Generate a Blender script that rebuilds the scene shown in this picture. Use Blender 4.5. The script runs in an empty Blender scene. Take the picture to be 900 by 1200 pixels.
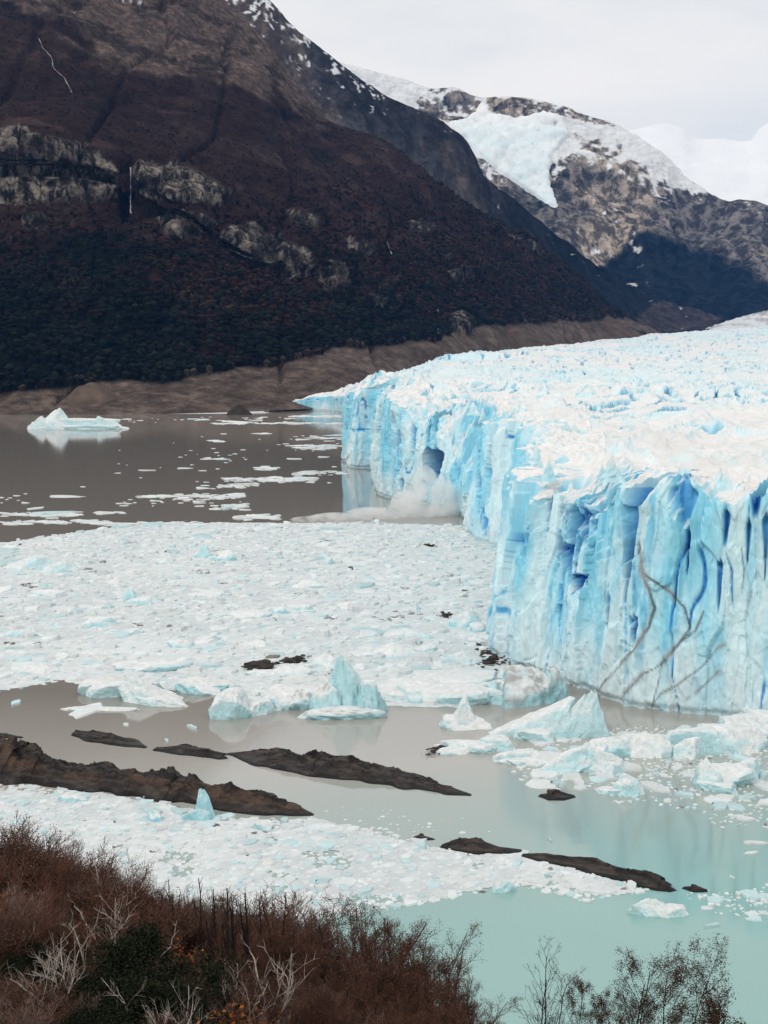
import bpy, math, random
import numpy as np
from mathutils import Vector, Matrix

# ============================================================ camera, sky, sun, exposure
sc = bpy.context.scene
R = math.radians
FPX, CX, CY, Y0, CAMZ = 1448.0, 450.0, 600.0, 414.0, 88.0      # pixels of the 900x1200 photograph, metres
PITCH = math.atan((CY - Y0) / FPX)
cam_d = bpy.data.cameras.new('camera'); cam = bpy.data.objects.new('camera', cam_d)
sc.collection.objects.link(cam); sc.camera = cam
cam.location = (0, 0, CAMZ); cam.rotation_euler = (math.pi / 2 - PITCH, 0, 0)
cam_d.sensor_fit = 'VERTICAL'; cam_d.sensor_height = 24.0; cam_d.lens = 24.0 * FPX / 1200.0
cam_d.clip_start = 0.5; cam_d.clip_end = 60000

SUN_EL, SUN_AZ = R(46), R(-142)          # azimuth from +Y (view direction), clockwise positive: light from behind the left shoulder
world = bpy.data.worlds.new('World'); sc.world = world; world.use_nodes = True
wt = world.node_tree; wt.nodes.clear()
def wn(t, **k):
    n = wt.nodes.new(t)
    for a, b in k.items(): setattr(n, a, b)
    return n
w_out = wn('ShaderNodeOutputWorld')
w_sky = wn('ShaderNodeTexSky', sky_type='NISHITA', sun_disc=False, sun_elevation=SUN_EL, sun_rotation=SUN_AZ)
w_bsky = wn('ShaderNodeBackground'); w_bsky.inputs[1].default_value = 0.12
w_bcl = wn('ShaderNodeBackground'); w_bcl.inputs[1].default_value = 1.04
w_tc = wn('ShaderNodeTexCoord'); w_map = wn('ShaderNodeMapping'); w_map.inputs['Scale'].default_value = (1.0, 1.0, 3.2)
w_n1 = wn('ShaderNodeTexNoise'); w_n1.inputs['Scale'].default_value = 2.6; w_n1.inputs['Detail'].default_value = 6; w_n1.inputs['Roughness'].default_value = 0.52
w_n2 = wn('ShaderNodeTexNoise'); w_n2.inputs['Scale'].default_value = 1.7; w_n2.inputs['Detail'].default_value = 5
w_r1 = wn('ShaderNodeValToRGB'); w_r2 = wn('ShaderNodeValToRGB'); w_mix = wn('ShaderNodeMixShader')
w_r1.color_ramp.elements[0].position = 0.36; w_r1.color_ramp.elements[0].color = (0.80, 0.815, 0.81, 1)
w_r1.color_ramp.elements[1].position = 0.62; w_r1.color_ramp.elements[1].color = (1.0, 0.955, 0.89, 1)
w_r2.color_ramp.elements[0].position = 0.30; w_r2.color_ramp.elements[0].color = (0.62, 0.62, 0.62, 1)
w_r2.color_ramp.elements[1].position = 0.50; w_r2.color_ramp.elements[1].color = (1, 1, 1, 1)
L = wt.links.new
L(w_tc.outputs['Generated'], w_map.inputs['Vector']); L(w_map.outputs['Vector'], w_n1.inputs['Vector']); L(w_map.outputs['Vector'], w_n2.inputs['Vector'])
L(w_n1.outputs['Fac'], w_r1.inputs['Fac']); L(w_n2.outputs['Fac'], w_r2.inputs['Fac'])
L(w_r1.outputs['Color'], w_bcl.inputs['Color']); L(w_sky.outputs['Color'], w_bsky.inputs['Color'])
L(w_r2.outputs['Color'], w_mix.inputs['Fac']); L(w_bsky.outputs[0], w_mix.inputs[1]); L(w_bcl.outputs[0], w_mix.inputs[2])
L(w_mix.outputs[0], w_out.inputs['Surface'])

sun_d = bpy.data.lights.new('sun', 'SUN'); sun = bpy.data.objects.new('sun', sun_d); sc.collection.objects.link(sun)
sun_d.energy = 1.1; sun_d.angle = R(12); sun_d.color = (1.0, 0.95, 0.88)
sdir = Vector((math.sin(SUN_AZ) * math.cos(SUN_EL), math.cos(SUN_AZ) * math.cos(SUN_EL), math.sin(SUN_EL)))
sun.rotation_euler = sdir.to_track_quat('Z', 'Y').to_euler(); sun.location = (0, 0, 3000)

sc.view_settings.view_transform = 'Standard'; sc.view_settings.look = 'None'
sc.view_settings.exposure = 0.0; sc.view_settings.gamma = 1.0; sc.view_settings.use_curve_mapping = False
sc.render.engine = 'CYCLES'
cy = sc.cycles
cy.use_denoising = True; cy.max_bounces = 12; cy.diffuse_bounces = 4; cy.glossy_bounces = 3; cy.transmission_bounces = 2
cy.volume_bounces = 10; cy.transparent_max_bounces = 8; cy.caustics_reflective = False; cy.caustics_refractive = False
cy.volume_max_steps = 256

# ============================================================ helpers
rng = np.random.default_rng(7); random.seed(7)
CP, SP = math.cos(PITCH), math.sin(PITCH)
def ray(x, y):
    x = np.asarray(x, float); y = np.asarray(y, float)
    dx = (x - CX) / FPX; dz = -(y - CY) / FPX
    return np.stack([dx, CP + SP * dz, -SP + CP * dz], -1)
def on_z(x, y, z=0.0):
    """point at height z seen at photo pixel x, y"""
    r = ray(x, y); t = (z - CAMZ) / r[..., 2]
    return r * t[..., None] + np.array([0, 0, CAMZ])
def at_d(x, y, d):
    """point at forward distance d (along +Y) seen at pixel x, y"""
    r = ray(x, y); t = np.asarray(d, float) / r[..., 1]
    return r * t[..., None] + np.array([0, 0, CAMZ])
def to_px(P):
    q = P - np.array([0, 0, CAMZ]); f = q[..., 1] * CP - q[..., 2] * SP; u = q[..., 1] * SP + q[..., 2] * CP
    f = np.maximum(f, 1e-3)
    return CX + FPX * q[..., 0] / f, CY - FPX * u / f

def _h(ix, iy, iz, seed):
    n = (ix.astype(np.int64) * 374761393 + iy.astype(np.int64) * 668265263 + iz.astype(np.int64) * 2147483647 * 3 + seed * 1274126177) & 0xffffffff
    n = ((n ^ (n >> 13)) * 1274126177) & 0xffffffff
    n = ((n ^ (n >> 16)) * 2246822519) & 0xffffffff
    return ((n ^ (n >> 15)) & 0xffffff) / float(0xffffff)
def noise(x, y, z=None, seed=0):
    """value noise, -1..1"""
    x, y = np.broadcast_arrays(np.asarray(x, float), np.asarray(y, float))
    fx = np.floor(x); fy = np.floor(y); ux = x - fx; uy = y - fy
    ux = ux * ux * ux * (ux * (ux * 6 - 15) + 10); uy = uy * uy * uy * (uy * (uy * 6 - 15) + 10)
    ix = fx.astype(np.int64); iy = fy.astype(np.int64)
    if z is None:
        o = np.zeros_like(ix)
        a = _h(ix, iy, o, seed); b = _h(ix + 1, iy, o, seed); c = _h(ix, iy + 1, o, seed); d = _h(ix + 1, iy + 1, o, seed)
        return (a + (b - a) * ux + (c - a) * uy + (a - b - c + d) * ux * uy) * 2 - 1
    z = np.broadcast_to(np.asarray(z, float), x.shape)
    fz = np.floor(z); uz = z - fz; uz = uz * uz * uz * (uz * (uz * 6 - 15) + 10); iz = fz.astype(np.int64)
    r = []
    for k in (0, 1):
        a = _h(ix, iy, iz + k, seed); b = _h(ix + 1, iy, iz + k, seed); c = _h(ix, iy + 1, iz + k, seed); d = _h(ix + 1, iy + 1, iz + k, seed)
        r.append(a + (b - a) * ux + (c - a) * uy + (a - b - c + d) * ux * uy)
    return (r[0] + (r[1] - r[0]) * uz) * 2 - 1
def fbm(x, y, z=None, oct=5, gain=0.5, lac=2.03, seed=0, ridged=False):
    s = 0; a = 1.0; tot = 0
    c, sn = math.cos(0.6), math.sin(0.6)
    for k in range(oct):
        n = noise(x, y, z, seed + k * 17)
        if ridged: n = 1 - 2 * np.abs(n)
        s = s + a * n; tot += a; a *= gain
        x, y = (c * x - sn * y) * lac + 3.1, (sn * x + c * y) * lac + 7.7
        if z is not None: z = z * lac + 1.3
    return s / tot
def facets(x, y, seed=0, tilt=1.0):
    """piecewise-planar cell noise (broken ice faces), about -1..1"""
    ix = np.floor(x).astype(np.int64); iy = np.floor(y).astype(np.int64)
    best = np.full(x.shape, 9.0); val = np.zeros(x.shape)
    for i in (-1, 0, 1):
        for j in (-1, 0, 1):
            cx = ix + i; cyy = iy + j; o = np.zeros_like(cx)
            px = cx + _h(cx, cyy, o, seed); py = cyy + _h(cx, cyy, o, seed + 1)
            dd = (px - x) ** 2 + (py - y) ** 2
            g1 = _h(cx, cyy, o, seed + 2) * 2 - 1; g2 = _h(cx, cyy, o, seed + 3) * 2 - 1; g0 = _h(cx, cyy, o, seed + 4) * 2 - 1
            v = 0.6 * g0 + tilt * (g1 * (x - px) + g2 * (y - py))
            m = dd < best; best = np.where(m, dd, best); val = np.where(m, v, val)
    return val
def sstep(a, b, x):
    t = np.clip((x - a) / (b - a), 0, 1); return t * t * (3 - 2 * t)
def inpoly(x, y, poly):
    poly = np.asarray(poly, float); inside = np.zeros(np.shape(x), bool); n = len(poly)
    for i in range(n):
        x1, y1 = poly[i]; x2, y2 = poly[(i + 1) % n]
        if y1 == y2: continue
        c = ((y1 > y) != (y2 > y)) & (x < (x2 - x1) * (y - y1) / (y2 - y1) + x1)
        inside ^= c
    return inside
def line_dist(x, y, pts):
    """distance to a polyline in the plane"""
    best = np.full(np.shape(x), 1e9)
    for (x1, y1), (x2, y2) in zip(pts[:-1], pts[1:]):
        dx, dy = x2 - x1, y2 - y1; t = np.clip(((x - x1) * dx + (y - y1) * dy) / (dx * dx + dy * dy + 1e-9), 0, 1)
        best = np.minimum(best, np.hypot(x - x1 - t * dx, y - y1 - t * dy))
    return best
def mixc(a, b, t):
    return np.asarray(a) * (1 - t[..., None]) + np.asarray(b) * t[..., None]
def interp_cols(xs, cols, xq):
    """cols [len(xs), n, k] -> smooth interpolation along xs at xq"""
    xs = np.asarray(xs, float); cols = np.asarray(cols, float); sh = cols.shape[1:]
    flat = cols.reshape(len(xs), -1); m = np.zeros_like(flat)
    d = np.diff(flat, axis=0) / np.diff(xs)[:, None]
    m[1:-1] = 0.5 * (d[1:] + d[:-1]); m[0] = d[0]; m[-1] = d[-1]
    bad = np.zeros_like(m, bool); bad[1:-1] = d[1:] * d[:-1] <= 0; m[bad] = 0
    i = np.clip(np.searchsorted(xs, xq) - 1, 0, len(xs) - 2); hh = (xs[i + 1] - xs[i]); t = (np.clip(xq, xs[0], xs[-1]) - xs[i]) / hh
    t = t[:, None]; hh = hh[:, None]
    r = (2*t**3-3*t**2+1)*flat[i] + (t**3-2*t**2+t)*hh*m[i] + (-2*t**3+3*t**2)*flat[i+1] + (t**3-t**2)*hh*m[i+1]
    return r.reshape((len(xq),) + sh)

def link(o, parent=None):
    sc.collection.objects.link(o)
    if parent is not None: o.parent = parent
    return o
def mesh_np(name, V, F, col=None, mat=None, smooth=False, parent=None, F2=None):
    """V [n,3], F [m,3 or 4] (and F2 of the other size) -> mesh object"""
    me = bpy.data.meshes.new(name)
    V = np.asarray(V, np.float32); F = np.asarray(F, np.int32)
    groups = [F] + ([np.asarray(F2, np.int32)] if F2 is not None and len(F2) else [])
    loops = np.concatenate([g.ravel() for g in groups]); starts = []; tot = 0
    for g in groups:
        starts.append(tot + np.arange(len(g)) * g.shape[1]); tot += g.size
    starts = np.concatenate(starts)
    me.vertices.add(len(V)); me.vertices.foreach_set('co', V.ravel())
    me.loops.add(len(loops)); me.loops.foreach_set('vertex_index', loops.astype(np.int32))
    me.polygons.add(len(starts)); me.polygons.foreach_set('loop_start', starts.astype(np.int32))
    me.update(calc_edges=True); me.validate()
    if col is not None:
        a = me.color_attributes.new('Col', 'FLOAT_COLOR', 'POINT')
        c = np.ones((len(V), 4), np.float32); c[:, :np.shape(col)[1]] = col
        a.data.foreach_set('color', c.ravel())
    me.polygons.foreach_set('use_smooth', np.full(len(me.polygons), smooth))
    if mat: me.materials.append(mat)
    return link(bpy.data.objects.new(name, me), parent)
def grid_faces(nr, nc, keep=None):
    i = np.arange(nr - 1)[:, None] * nc + np.arange(nc - 1)[None, :]
    F = np.stack([i, i + 1, i + nc + 1, i + nc], -1)
    if keep is not None: return F[keep]
    return F.reshape(-1, 4)
def grid_normals(P):
    du = np.gradient(P, axis=1); dv = np.gradient(P, axis=0); n = np.cross(du, dv)
    return n / (np.linalg.norm(n, axis=-1, keepdims=True) + 1e-9)
def tag(o, label=None, cat=None, group=None, kind=None):
    if label: o['label'] = label
    if cat: o['category'] = cat
    if group: o['group'] = group
    if kind: o['kind'] = kind
    return o
def copy_to(src, loc, rz=0, scale=(1, 1, 1), label=None, group=None):
    o = src.copy(); sc.collection.objects.link(o)
    o.location = loc; o.rotation_euler = (0, 0, rz); o.scale = scale
    if label: o['label'] = label
    if group: o['group'] = group
    for ch in src.children:
        c = ch.copy(); sc.collection.objects.link(c); c.parent = o
    return o

# ============================================================ materials
def mat(name, col=(0.5, 0.5, 0.5), rough=0.7, attr=False, var=0.0, vscale=1.0, vstretch=(1, 1, 1), bump=0.0, bscale=1.0, bdist=0.1,
        spec=0.3, detail=6, tint=None, sss=0.0, ior=1.45):
    m = bpy.data.materials.new(name); m.use_nodes = True; nt = m.node_tree; N = nt.nodes; K = nt.links.new
    b = N['Principled BSDF']; b.inputs['Roughness'].default_value = rough; b.inputs['Specular IOR Level'].default_value = spec; b.inputs['IOR'].default_value = ior
    tc = N.new('ShaderNodeNewGeometry'); mp = N.new('ShaderNodeMapping'); mp.inputs['Scale'].default_value = vstretch
    K(tc.outputs['Position'], mp.inputs['Vector'])
    if attr:
        a = N.new('ShaderNodeAttribute'); a.attribute_name = 'Col'; src = a.outputs['Color']
    else:
        a = N.new('ShaderNodeRGB'); a.outputs[0].default_value = (*col, 1); src = a.outputs[0]
    if var:
        n = N.new('ShaderNodeTexNoise'); n.inputs['Scale'].default_value = vscale; n.inputs['Detail'].default_value = detail; n.inputs['Roughness'].default_value = 0.62
        K(mp.outputs['Vector'], n.inputs['Vector'])
        mr = N.new('ShaderNodeMapRange'); mr.inputs[1].default_value = 0.25; mr.inputs[2].default_value = 0.75; mr.inputs[3].default_value = 1 - var; mr.inputs[4].default_value = 1 + var * 0.7
        K(n.outputs['Fac'], mr.inputs[0])
        mu = N.new('ShaderNodeMix'); mu.data_type = 'RGBA'; mu.blend_type = 'MULTIPLY'; mu.inputs[0].default_value = 1.0
        K(src, mu.inputs[6]); K(mr.outputs[0], mu.inputs[7]); src = mu.outputs[2]
    K(src, b.inputs['Base Color'])
    if bump:
        n2 = N.new('ShaderNodeTexNoise'); n2.inputs['Scale'].default_value = bscale; n2.inputs['Detail'].default_value = 5; n2.inputs['Roughness'].default_value = 0.6
        K(mp.outputs['Vector'], n2.inputs['Vector'])
        bp = N.new('ShaderNodeBump'); bp.inputs['Strength'].default_value = bump; bp.inputs['Distance'].default_value = bdist
        K(n2.outputs['Fac'], bp.inputs['Height']); K(bp.outputs[0], b.inputs['Normal'])
    if sss:
        b.inputs['Subsurface Weight'].default_value = sss; b.inputs['Subsurface Radius'].default_value = (0.3, 1.0, 1.6); b.inputs['Subsurface Scale'].default_value = 1.0
    return m
def cliff_nodes(m, sc_):
    nt = m.node_tree; N = nt.nodes; K = nt.links.new; b = N['Principled BSDF']
    src = b.inputs['Base Color'].links[0].from_socket; a = [n for n in N if n.type == 'ATTRIBUTE'][0]
    g = N.new('ShaderNodeNewGeometry'); mp = N.new('ShaderNodeMapping'); mp.inputs['Scale'].default_value = (1, 1, .45); K(g.outputs['Position'], mp.inputs['Vector'])
    n = N.new('ShaderNodeTexNoise'); n.inputs['Scale'].default_value = sc_; n.inputs['Detail'].default_value = 9; n.inputs['Roughness'].default_value = .72; n.inputs['Distortion'].default_value = .25; K(mp.outputs['Vector'], n.inputs['Vector'])
    r = N.new('ShaderNodeValToRGB'); e = r.color_ramp.elements; e[0].position = .455; e[0].color = (.10, .10, .11, 1); e[1].position = .575; e[1].color = (1.25, 1.2, 1.12, 1); K(n.outputs['Fac'], r.inputs[0])
    mu = N.new('ShaderNodeMix'); mu.data_type = 'RGBA'; mu.blend_type = 'MULTIPLY'; K(a.outputs['Alpha'], mu.inputs[0]); K(src, mu.inputs[6]); K(r.outputs[0], mu.inputs[7]); K(mu.outputs[2], b.inputs['Base Color'])
M_terrain = mat('mountain_ground', attr=True, rough=0.95, var=0.6, vscale=0.035, vstretch=(1, 1, 1.3), bump=1.0, bscale=0.05, bdist=26, spec=0.1, detail=10)
M_far = mat('far_mountain_ground', attr=True, rough=0.95, var=0.22, vscale=0.01, vstretch=(1, 1, 1.3), bump=0.7, bscale=0.018, bdist=60, spec=0.05, detail=11)
cliff_nodes(M_terrain, .055); cliff_nodes(M_far, .016)
M_moraine = mat('moraine_gravel', attr=True, rough=0.95, var=0.4, vscale=0.05, bump=0.8, bscale=0.08, bdist=4, spec=0.1, detail=10)
M_forest = mat('forest', attr=True, rough=0.95, var=0.5, vscale=0.02, spec=0.02)
M_wall = mat('glacier_front_ice', attr=True, rough=0.55, var=0.16, vscale=0.35, vstretch=(1, 1, 0.22), bump=0.35, bscale=0.9, bdist=0.5, spec=0.25, detail=8)
M_plateau = mat('glacier_surface_ice', attr=True, rough=0.65, var=0.10, vscale=0.12, bump=0.6, bscale=0.25, bdist=1.2, spec=0.15, detail=8)
M_ice = mat('iceberg_ice', attr=True, rough=0.45, var=0.2, vscale=0.7, bump=0.8, bscale=1.8, bdist=0.35, spec=0.3, detail=7)
M_floe = mat('floe_ice', attr=True, rough=0.7, var=0.13, vscale=.35, bump=0.4, bscale=2.5, bdist=0.15, spec=0.2)
M_rock = mat('wet_slate', attr=True, rough=0.42, var=0.6, vscale=0.45, vstretch=(1, 1, 2.5), bump=1.0, bscale=1.1, bdist=0.9, spec=0.35, detail=9)
M_dirt = mat('debris', attr=True, rough=0.9, var=0.5, vscale=1.0, bump=0.8, bscale=2, bdist=0.2, spec=0.1)

# ============================================================ lake
def build_lake():
    m = bpy.data.materials.new('glacial_water'); m.use_nodes = True; nt = m.node_tree; N = nt.nodes; K = nt.links.new
    b = N['Principled BSDF']; b.inputs['Roughness'].default_value = 0.07; b.inputs['IOR'].default_value = 1.5; b.inputs['Specular IOR Level'].default_value = 0.8
    g = N.new('ShaderNodeNewGeometry'); sep = N.new('ShaderNodeSeparateXYZ'); K(g.outputs['Position'], sep.inputs[0])
    n = N.new('ShaderNodeTexNoise'); n.inputs['Scale'].default_value = 0.018; n.inputs['Detail'].default_value = 4; K(g.outputs['Position'], n.inputs['Vector'])
    # turquoise silt in the near bay, grey-brown suspended silt beyond, mid-lake sky reflection painted in: y - 0.35 x + noise
    ma = N.new('ShaderNodeMath'); ma.operation = 'MULTIPLY_ADD'; ma.inputs[1].default_value = -0.22; K(sep.outputs['X'], ma.inputs[0]); K(sep.outputs['Y'], ma.inputs[2])
    mb = N.new('ShaderNodeMath'); mb.operation = 'MULTIPLY_ADD'; mb.inputs[1].default_value = 46.0; K(n.outputs['Fac'], mb.inputs[0]); K(ma.outputs[0], mb.inputs[2])
    ramp = N.new('ShaderNodeValToRGB'); mr = N.new('ShaderNodeMapRange'); mr.inputs[1].default_value = 150; mr.inputs[2].default_value = 450
    K(mb.outputs[0], mr.inputs[0]); K(mr.outputs[0], ramp.inputs[0])
    e = ramp.color_ramp.elements
    e[0].position = 0.17; e[0].color = (0.27, 0.455, 0.43, 1); e[1].position = 1.0; e[1].color = (0.255, 0.228, 0.203, 1)
    x = e.new(0.30); x.color = (0.33, 0.405, 0.375, 1); x = e.new(0.44); x.color = (0.42, 0.40, 0.365, 1); x = e.new(0.7); x.color = (0.255, 0.23, 0.205, 1)
    K(ramp.outputs[0], b.inputs['Base Color'])
    w = N.new('ShaderNodeTexNoise'); w.inputs['Scale'].default_value = 0.55; w.inputs['Detail'].default_value = 4; K(g.outputs['Position'], w.inputs['Vector'])
    w2 = N.new('ShaderNodeTexNoise'); w2.inputs['Scale'].default_value = 0.012; w2.inputs['Detail'].default_value = 3; K(g.outputs['Position'], w2.inputs['Vector'])
    mw = N.new('ShaderNodeMath'); mw.operation = 'MULTIPLY'; K(w.outputs['Fac'], mw.inputs[0]); K(w2.outputs['Fac'], mw.inputs[1])
    bp = N.new('ShaderNodeBump'); bp.inputs['Strength'].default_value = 0.4; bp.inputs['Distance'].default_value = 0.07; K(mw.outputs[0], bp.inputs['Height']); K(bp.outputs[0], b.inputs['Normal'])
    s = 13000
    o = mesh_np('lake', [(-s, -800, 0), (s, -800, 0), (s, s, 0), (-s, s, 0)], [(0, 1, 2, 3)], mat=m)
    tag(o, kind='structure')
build_lake()
# sheet of ground that carries the whole scene below the water line
o = mesh_np('lake_bed', [(-13000, -900, -30), (13000, -900, -30), (13000, 16000, -30), (-13000, 16000, -30)], [(0, 1, 2, 3)], np.full((4, 3), 0.12), M_moraine); tag(o, kind='structure')

# ============================================================ mountains
def mountain(name, cols, xq, nv, amp, wl, seed, colour, m, fade_base=0.0, extra=None):
    xs = sorted(cols); C = np.array([cols[x] for x in xs], float)             # [x, k, (y, d)]
    K = interp_cols(xs, C, xq)                                                # [nx, k, 2]
    k = K.shape[1]; vq = np.linspace(0, k - 1, nv)
    G = interp_cols(np.arange(k), np.moveaxis(K, 1, 0), vq)                   # [nv, nx, 2]
    X = np.broadcast_to(xq, G.shape[:2])
    P = at_d(X, G[..., 0], G[..., 1])
    # back side of the ridge
    back = [P[-1] + np.array([0, d, -z]) for d, z in ((60, 25), (200, 140), (600, 480))]
    P = np.concatenate([P, np.stack(back)], 0)
    vv = np.concatenate([vq / (k - 1), np.full(3, 1.0)])[:, None] * np.ones(len(xq))
    Nn = grid_normals(P); Nn[Nn[..., 2] < 0] *= -1
    x, y, z = P[..., 0] / wl, P[..., 1] / wl, P[..., 2] / wl
    n = fbm(x, y, z, oct=7, gain=0.6, seed=seed) * 0.6 + 0.6 * fbm(x * 1.3, y * 1.3, z * 0.7, oct=6, gain=0.58, seed=seed + 5, ridged=True) - 0.15
    a = amp * np.clip(sstep(0, fade_base, vv) if fade_base else 1, 0.0, 1)
    a = a * (1 - 0.6 * sstep(0.93, 1.0, vv))
    if extra is not None:
        px, py = to_px(P); n = n + extra(P, px, py) / amp
    P = P + Nn * (n * a)[..., None]
    px, py = to_px(P)
    col = colour(P, px, py, vv, grid_normals(P))
    nr, nc = P.shape[:2]
    o = mesh_np(name, P.reshape(-1, 3), grid_faces(nr, nc), col.reshape(-1, col.shape[-1]), m, smooth=True)
    tag(o, kind='structure')
    return o, P, px, py, vv, col[..., :3]

def streak(P, s1, s2, seed):      # noise stretched down the slope
    return fbm(P[..., 0] / s1, P[..., 1] / s1, P[..., 2] / s2, oct=5, seed=seed)

CLIFFS = [[(-260,150),(-100,140),(0,150),(60,158),(110,172),(140,200),(137,232),(70,238),(0,242),(-260,250)],
          [(157,192),(200,190),(240,205),(272,226),(262,240),(220,236),(160,232)],
          [(262,270),(300,262),(345,285),(372,300),(370,325),(345,330),(300,312),(268,300)],
          [(368,312),(392,300),(410,318),(405,340),(380,345)], [(185,255),(225,245),(255,260),(240,282),(195,280)],
          [(25,250),(58,252),(56,270),(30,268)], [(340,250),(375,255),(372,268),(345,262)], [(405,280),(440,285),(438,300),(412,296)],
          [(525,300),(552,310),(556,330),(530,328)], [(530,368),(556,372),(552,392),(528,390)], [(430,340),(470,350),(468,366),(440,362)], [(480,255),(510,262),(508,275),(484,270)],
          [(600,275),(640,288),(636,300),(606,292)]]
def cliff_mask(P, px, py):
    n2 = streak(P, 60, 60, 12); n3 = streak(P, 18, 60, 13); cl = np.zeros(px.shape)
    for p in CLIFFS: cl = np.maximum(cl, inpoly(px + 12 * n2 + 7 * n3, py + 9 * n2 + 6 * n3, p).astype(float))
    return cl
def exA(P, px, py):
    # rock faces stand out in blocks; gullies run down the slope
    cl = cliff_mask(P, px, py)
    for _ in range(2): cl[1:-1, 1:-1] = (cl[1:-1, 1:-1] * 2 + cl[:-2, 1:-1] + cl[2:, 1:-1] + cl[1:-1, :-2] + cl[1:-1, 2:]) / 6
    blk = facets(P[..., 0] / 45, P[..., 2] / 38, seed=17, tilt=1.2)
    gul = np.abs(noise(P[..., 0] / 130 + 0.5 * noise(P[..., 0] / 200, P[..., 2] / 150, seed=18), P[..., 2] / 900, seed=19))
    gully = sstep(9, 2, np.abs(px - 149 - 3 * blk)) * sstep(178, 192, py) * sstep(262, 240, py)
    return cl * (20 + 8 * blk) - 15 * sstep(0.16, 0.0, gul) + 6 - 45 * gully
def colA(P, px, py, vv, Nn):
    n1 = streak(P, 240, 240, 11); n2 = streak(P, 60, 60, 12); n3 = streak(P, 18, 60, 13); n4 = streak(P, 90, 34, 15)
    maroon = np.array([0.034, 0.0175, 0.0155]); dark = np.array([0.0065, 0.0075, 0.0078]); scree = np.array([0.150, 0.108, 0.092]); olive = np.array([0.054, 0.036, 0.020])
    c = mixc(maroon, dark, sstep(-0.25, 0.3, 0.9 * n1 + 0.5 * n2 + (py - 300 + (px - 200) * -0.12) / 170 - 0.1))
    c = mixc(c, np.array([0.068, 0.044, 0.038]), sstep(0.05, 0.4, n4 + .4 * n2) * sstep(380, 150, py) * 0.55)
    c = mixc(c, dark, sstep(0.2, 0.5, n1 * .6 - n4) * 0.7)
    c = c * (1 + .55 * np.clip(n1 * .7 + n2 * .6 + n4 * .5, -1, 1))[..., None]
    ol = inpoly(px + 14 * n2, py + 10 * n2, [(165,318),(215,312),(260,335),(300,350),(340,372),(345,392),(300,385),(250,370),(200,352)])
    c = mixc(c, olive, ol * sstep(-0.3, 0.4, n2 + n3 * 0.6) * 0.75)
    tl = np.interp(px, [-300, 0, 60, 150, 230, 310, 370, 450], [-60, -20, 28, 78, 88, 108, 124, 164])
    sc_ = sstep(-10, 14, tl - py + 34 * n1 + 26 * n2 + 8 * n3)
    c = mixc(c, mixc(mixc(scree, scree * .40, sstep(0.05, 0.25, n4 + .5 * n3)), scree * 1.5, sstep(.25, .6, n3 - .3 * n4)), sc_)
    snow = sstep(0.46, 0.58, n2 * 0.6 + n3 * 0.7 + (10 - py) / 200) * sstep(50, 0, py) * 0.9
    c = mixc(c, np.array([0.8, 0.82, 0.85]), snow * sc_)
    cl = cliff_mask(P, px, py)
    big = inpoly(px, py, CLIFFS[0]) | inpoly(px, py, CLIFFS[1])
    rockc = mixc(np.array([0.060, 0.055, 0.057]), np.array([0.28, 0.25, 0.225]), sstep(-0.5, 0.4, n3 * 0.9 + n2 * 0.7 + 0.25 * big - 0.25))
    cw = cl * sstep(-0.42, -0.1, n2 + 0.7 * n3 + .18 * big)
    c = mixc(c, rockc, cw)
    mt = np.interp(px, [-300, 0, 80, 150, 190, 240, 320, 400, 510, 540, 650, 745], [470, 460, 455, 446, 448, 440, 428, 408, 402, 386, 378, 372])
    gm = sstep(-3, 3, py - mt + 5 * n2 + 2 * n3)
    mor = mixc(np.array([0.115, 0.086, 0.072]), np.array([0.19, 0.145, 0.12]), sstep(-0.5, 0.5, n3 + n2 + .5 * n4))
    c = mixc(c, mor, gm)
    return np.concatenate([c, np.maximum(np.maximum(cw, 0.35 * gm), 0.5 * sc_ * (1 - snow))[..., None]], -1)
colsA = {-260: [(490,1780),(470,1900),(340,2250),(240,2480),(165,2540),(20,3050),(-160,3700)],
         0: [(488,1780),(462,1920),(340,2250),(234,2480),(150,2550),(10,3100),(-120,3800)],
         150: [(486,1800),(448,1980),(340,2300),(237,2540),(185,2600),(75,3150),(-90,3850)],
         300: [(482,1860),(430,2120),(365,2380),(322,2560),(270,2650),(120,3250),(40,3800)],
         380: [(478,1940),(412,2250),(375,2480),(335,2650),(290,2780),(190,3280),(140,3750)],
         450: [(474,2050),(404,2420),(385,2600),(350,2750),(310,2900),(230,3300),(168,3700)],
         560: [(464,2400),(386,2900),(378,3000),(360,3100),(330,3250),(285,3600),(247,3850)],
         650: [(446,2900),(380,3500),(374,3570),(362,3650),(345,3750),(325,3950),(303,4150)],
         690: [(436,3200),(379,3800),(375,3850),(369,3920),(360,4000),(350,4150),(338,4300)],
         745: [(420,3600),(388,4300),(386,4330),(383,4360),(381,4400),(379,4450),(377,4500)],
         790: [(420,3900),(408,4500),(405,4520),(403,4540),(401,4560),(399,4580),(397,4600)]}
mtA, PA, pxA, pyA, vvA, cA = mountain('forested_mountain', colsA, np.arange(-260, 790, 1.9), 260, 46, 330, 3, colA, M_terrain, fade_base=0.22, extra=exA)

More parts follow.
